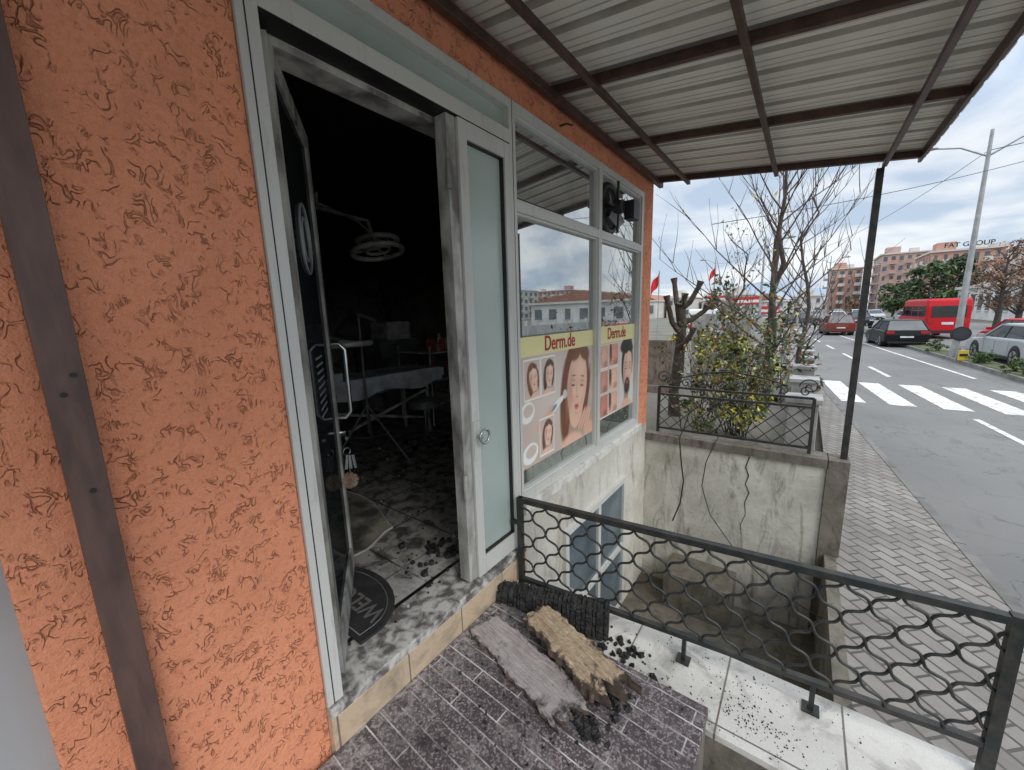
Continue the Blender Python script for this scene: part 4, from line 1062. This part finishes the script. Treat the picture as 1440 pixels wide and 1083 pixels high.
wire((-.9, 12, 2.2), (14, 30, 7.6), .5, .009); wire((.6, 52, 5.5), (6.18, 23, 5.4), .7); wire((6.18, 23, 5.4), (20, 12, 5.6), .5)
wire((-1.6, 36, 4.6), (-9, 60, 6), .5)
s.build('overhead_cables')

# ================================================================ WORLD / LIGHT
wd = bpy.data.worlds.new('World'); scene.world = wd; wd.use_nodes = True
nt = wd.node_tree; bg = nt.nodes['Background']
EL, AZ = math.radians(42), math.radians(115)
sky = nt.nodes.new('ShaderNodeTexSky'); sky.sky_type = 'NISHITA'; sky.sun_disc = False; sky.sun_elevation = EL; sky.sun_rotation = AZ
tc = nt.nodes.new('ShaderNodeTexCoord'); sp = nt.nodes.new('ShaderNodeSeparateXYZ'); nt.links.new(tc.outputs['Generated'], sp.inputs[0])
def wm(op, a, b):
    n = nt.nodes.new('ShaderNodeMath'); n.operation = op
    for i, v in enumerate((a, b)):
        if isinstance(v, (int, float)): n.inputs[i].default_value = v
        else: nt.links.new(v, n.inputs[i])
    return n.outputs[0]
def wr(v, a, b, c, d):
    n = nt.nodes.new('ShaderNodeMapRange'); nt.links.new(v, n.inputs[0])
    for i, q in enumerate((a, b, c, d)): n.inputs[i+1].default_value = q
    return n.outputs[0]
zc = wm('MAXIMUM', sp.outputs[2], .0)
dv_ = nt.nodes.new('ShaderNodeVectorMath'); dv_.operation = 'DIVIDE'; nt.links.new(tc.outputs['Generated'], dv_.inputs[0])
cb = nt.nodes.new('ShaderNodeCombineXYZ'); k = wm('ADD', zc, .22)
for i in range(3): nt.links.new(k, cb.inputs[i])
nt.links.new(cb.outputs[0], dv_.inputs[1])
nz = nt.nodes.new('ShaderNodeTexNoise'); nz.inputs['Scale'].default_value = 1.5; nz.inputs['Detail'].default_value = 8; nz.inputs['Distortion'].default_value = .4
nt.links.new(dv_.outputs[0], nz.inputs['Vector'])
mix = nt.nodes.new('ShaderNodeMix'); mix.data_type = 'RGBA'
nt.links.new(wr(nz.outputs[0], .40, .58, 0, 1), mix.inputs[0])
mix.inputs[6].default_value = (3.7, 4.45, 5.5, 1); mix.inputs[7].default_value = (6.7, 6.9, 7.1, 1)
grad = wr(zc, .25, 1, 1, 2.8)
vm = nt.nodes.new('ShaderNodeVectorMath'); vm.operation = 'SCALE'; nt.links.new(mix.outputs[2], vm.inputs[0]); nt.links.new(grad, vm.inputs['Scale'])
m2 = nt.nodes.new('ShaderNodeMix'); m2.data_type = 'RGBA'; m2.inputs[0].default_value = .9
nt.links.new(sky.outputs[0], m2.inputs[6]); nt.links.new(vm.outputs[0], m2.inputs[7]); nt.links.new(m2.outputs[2], bg.inputs[0])
bg.inputs[1].default_value = .15
sl = bpy.data.lights.new('sun', 'SUN'); sl.energy = 1.5; sl.angle = math.radians(25); sl.color = (1, .96, .9)
so = bpy.data.objects.new('sun', sl); COL.objects.link(so)
ds = Vector((math.sin(AZ)*math.cos(EL), math.cos(AZ)*math.cos(EL), math.sin(EL)))
so.rotation_euler = ds.to_track_quat('Z', 'Y').to_euler(); so.location = (6, -3, 12)

# ================================================================ CAMERA
cam = bpy.data.cameras.new('camera'); co = bpy.data.objects.new('camera', cam); COL.objects.link(co); scene.camera = co
yaw, pit, rol = math.radians(36.8), math.radians(10.2), math.radians(1.7)
h = Vector((-math.sin(yaw), math.cos(yaw), 0)); fw = h*math.cos(pit)-Vector((0, 0, math.sin(pit)))
r0 = Vector((math.cos(yaw), math.sin(yaw), 0)); u0 = r0.cross(fw)
rr = r0*math.cos(rol)-u0*math.sin(rol); uu = r0*math.sin(rol)+u0*math.cos(rol)
mt = Matrix((rr, uu, -fw)).transposed().to_4x4(); mt.translation = Vector((1.3, 0, ZO)); co.matrix_world = mt
cam.lens = 13.75; cam.sensor_width = 36; cam.clip_start = .02; cam.clip_end = 3000
scene.view_settings.view_transform = 'Standard'; scene.view_settings.look = 'None'; scene.view_settings.exposure = 0
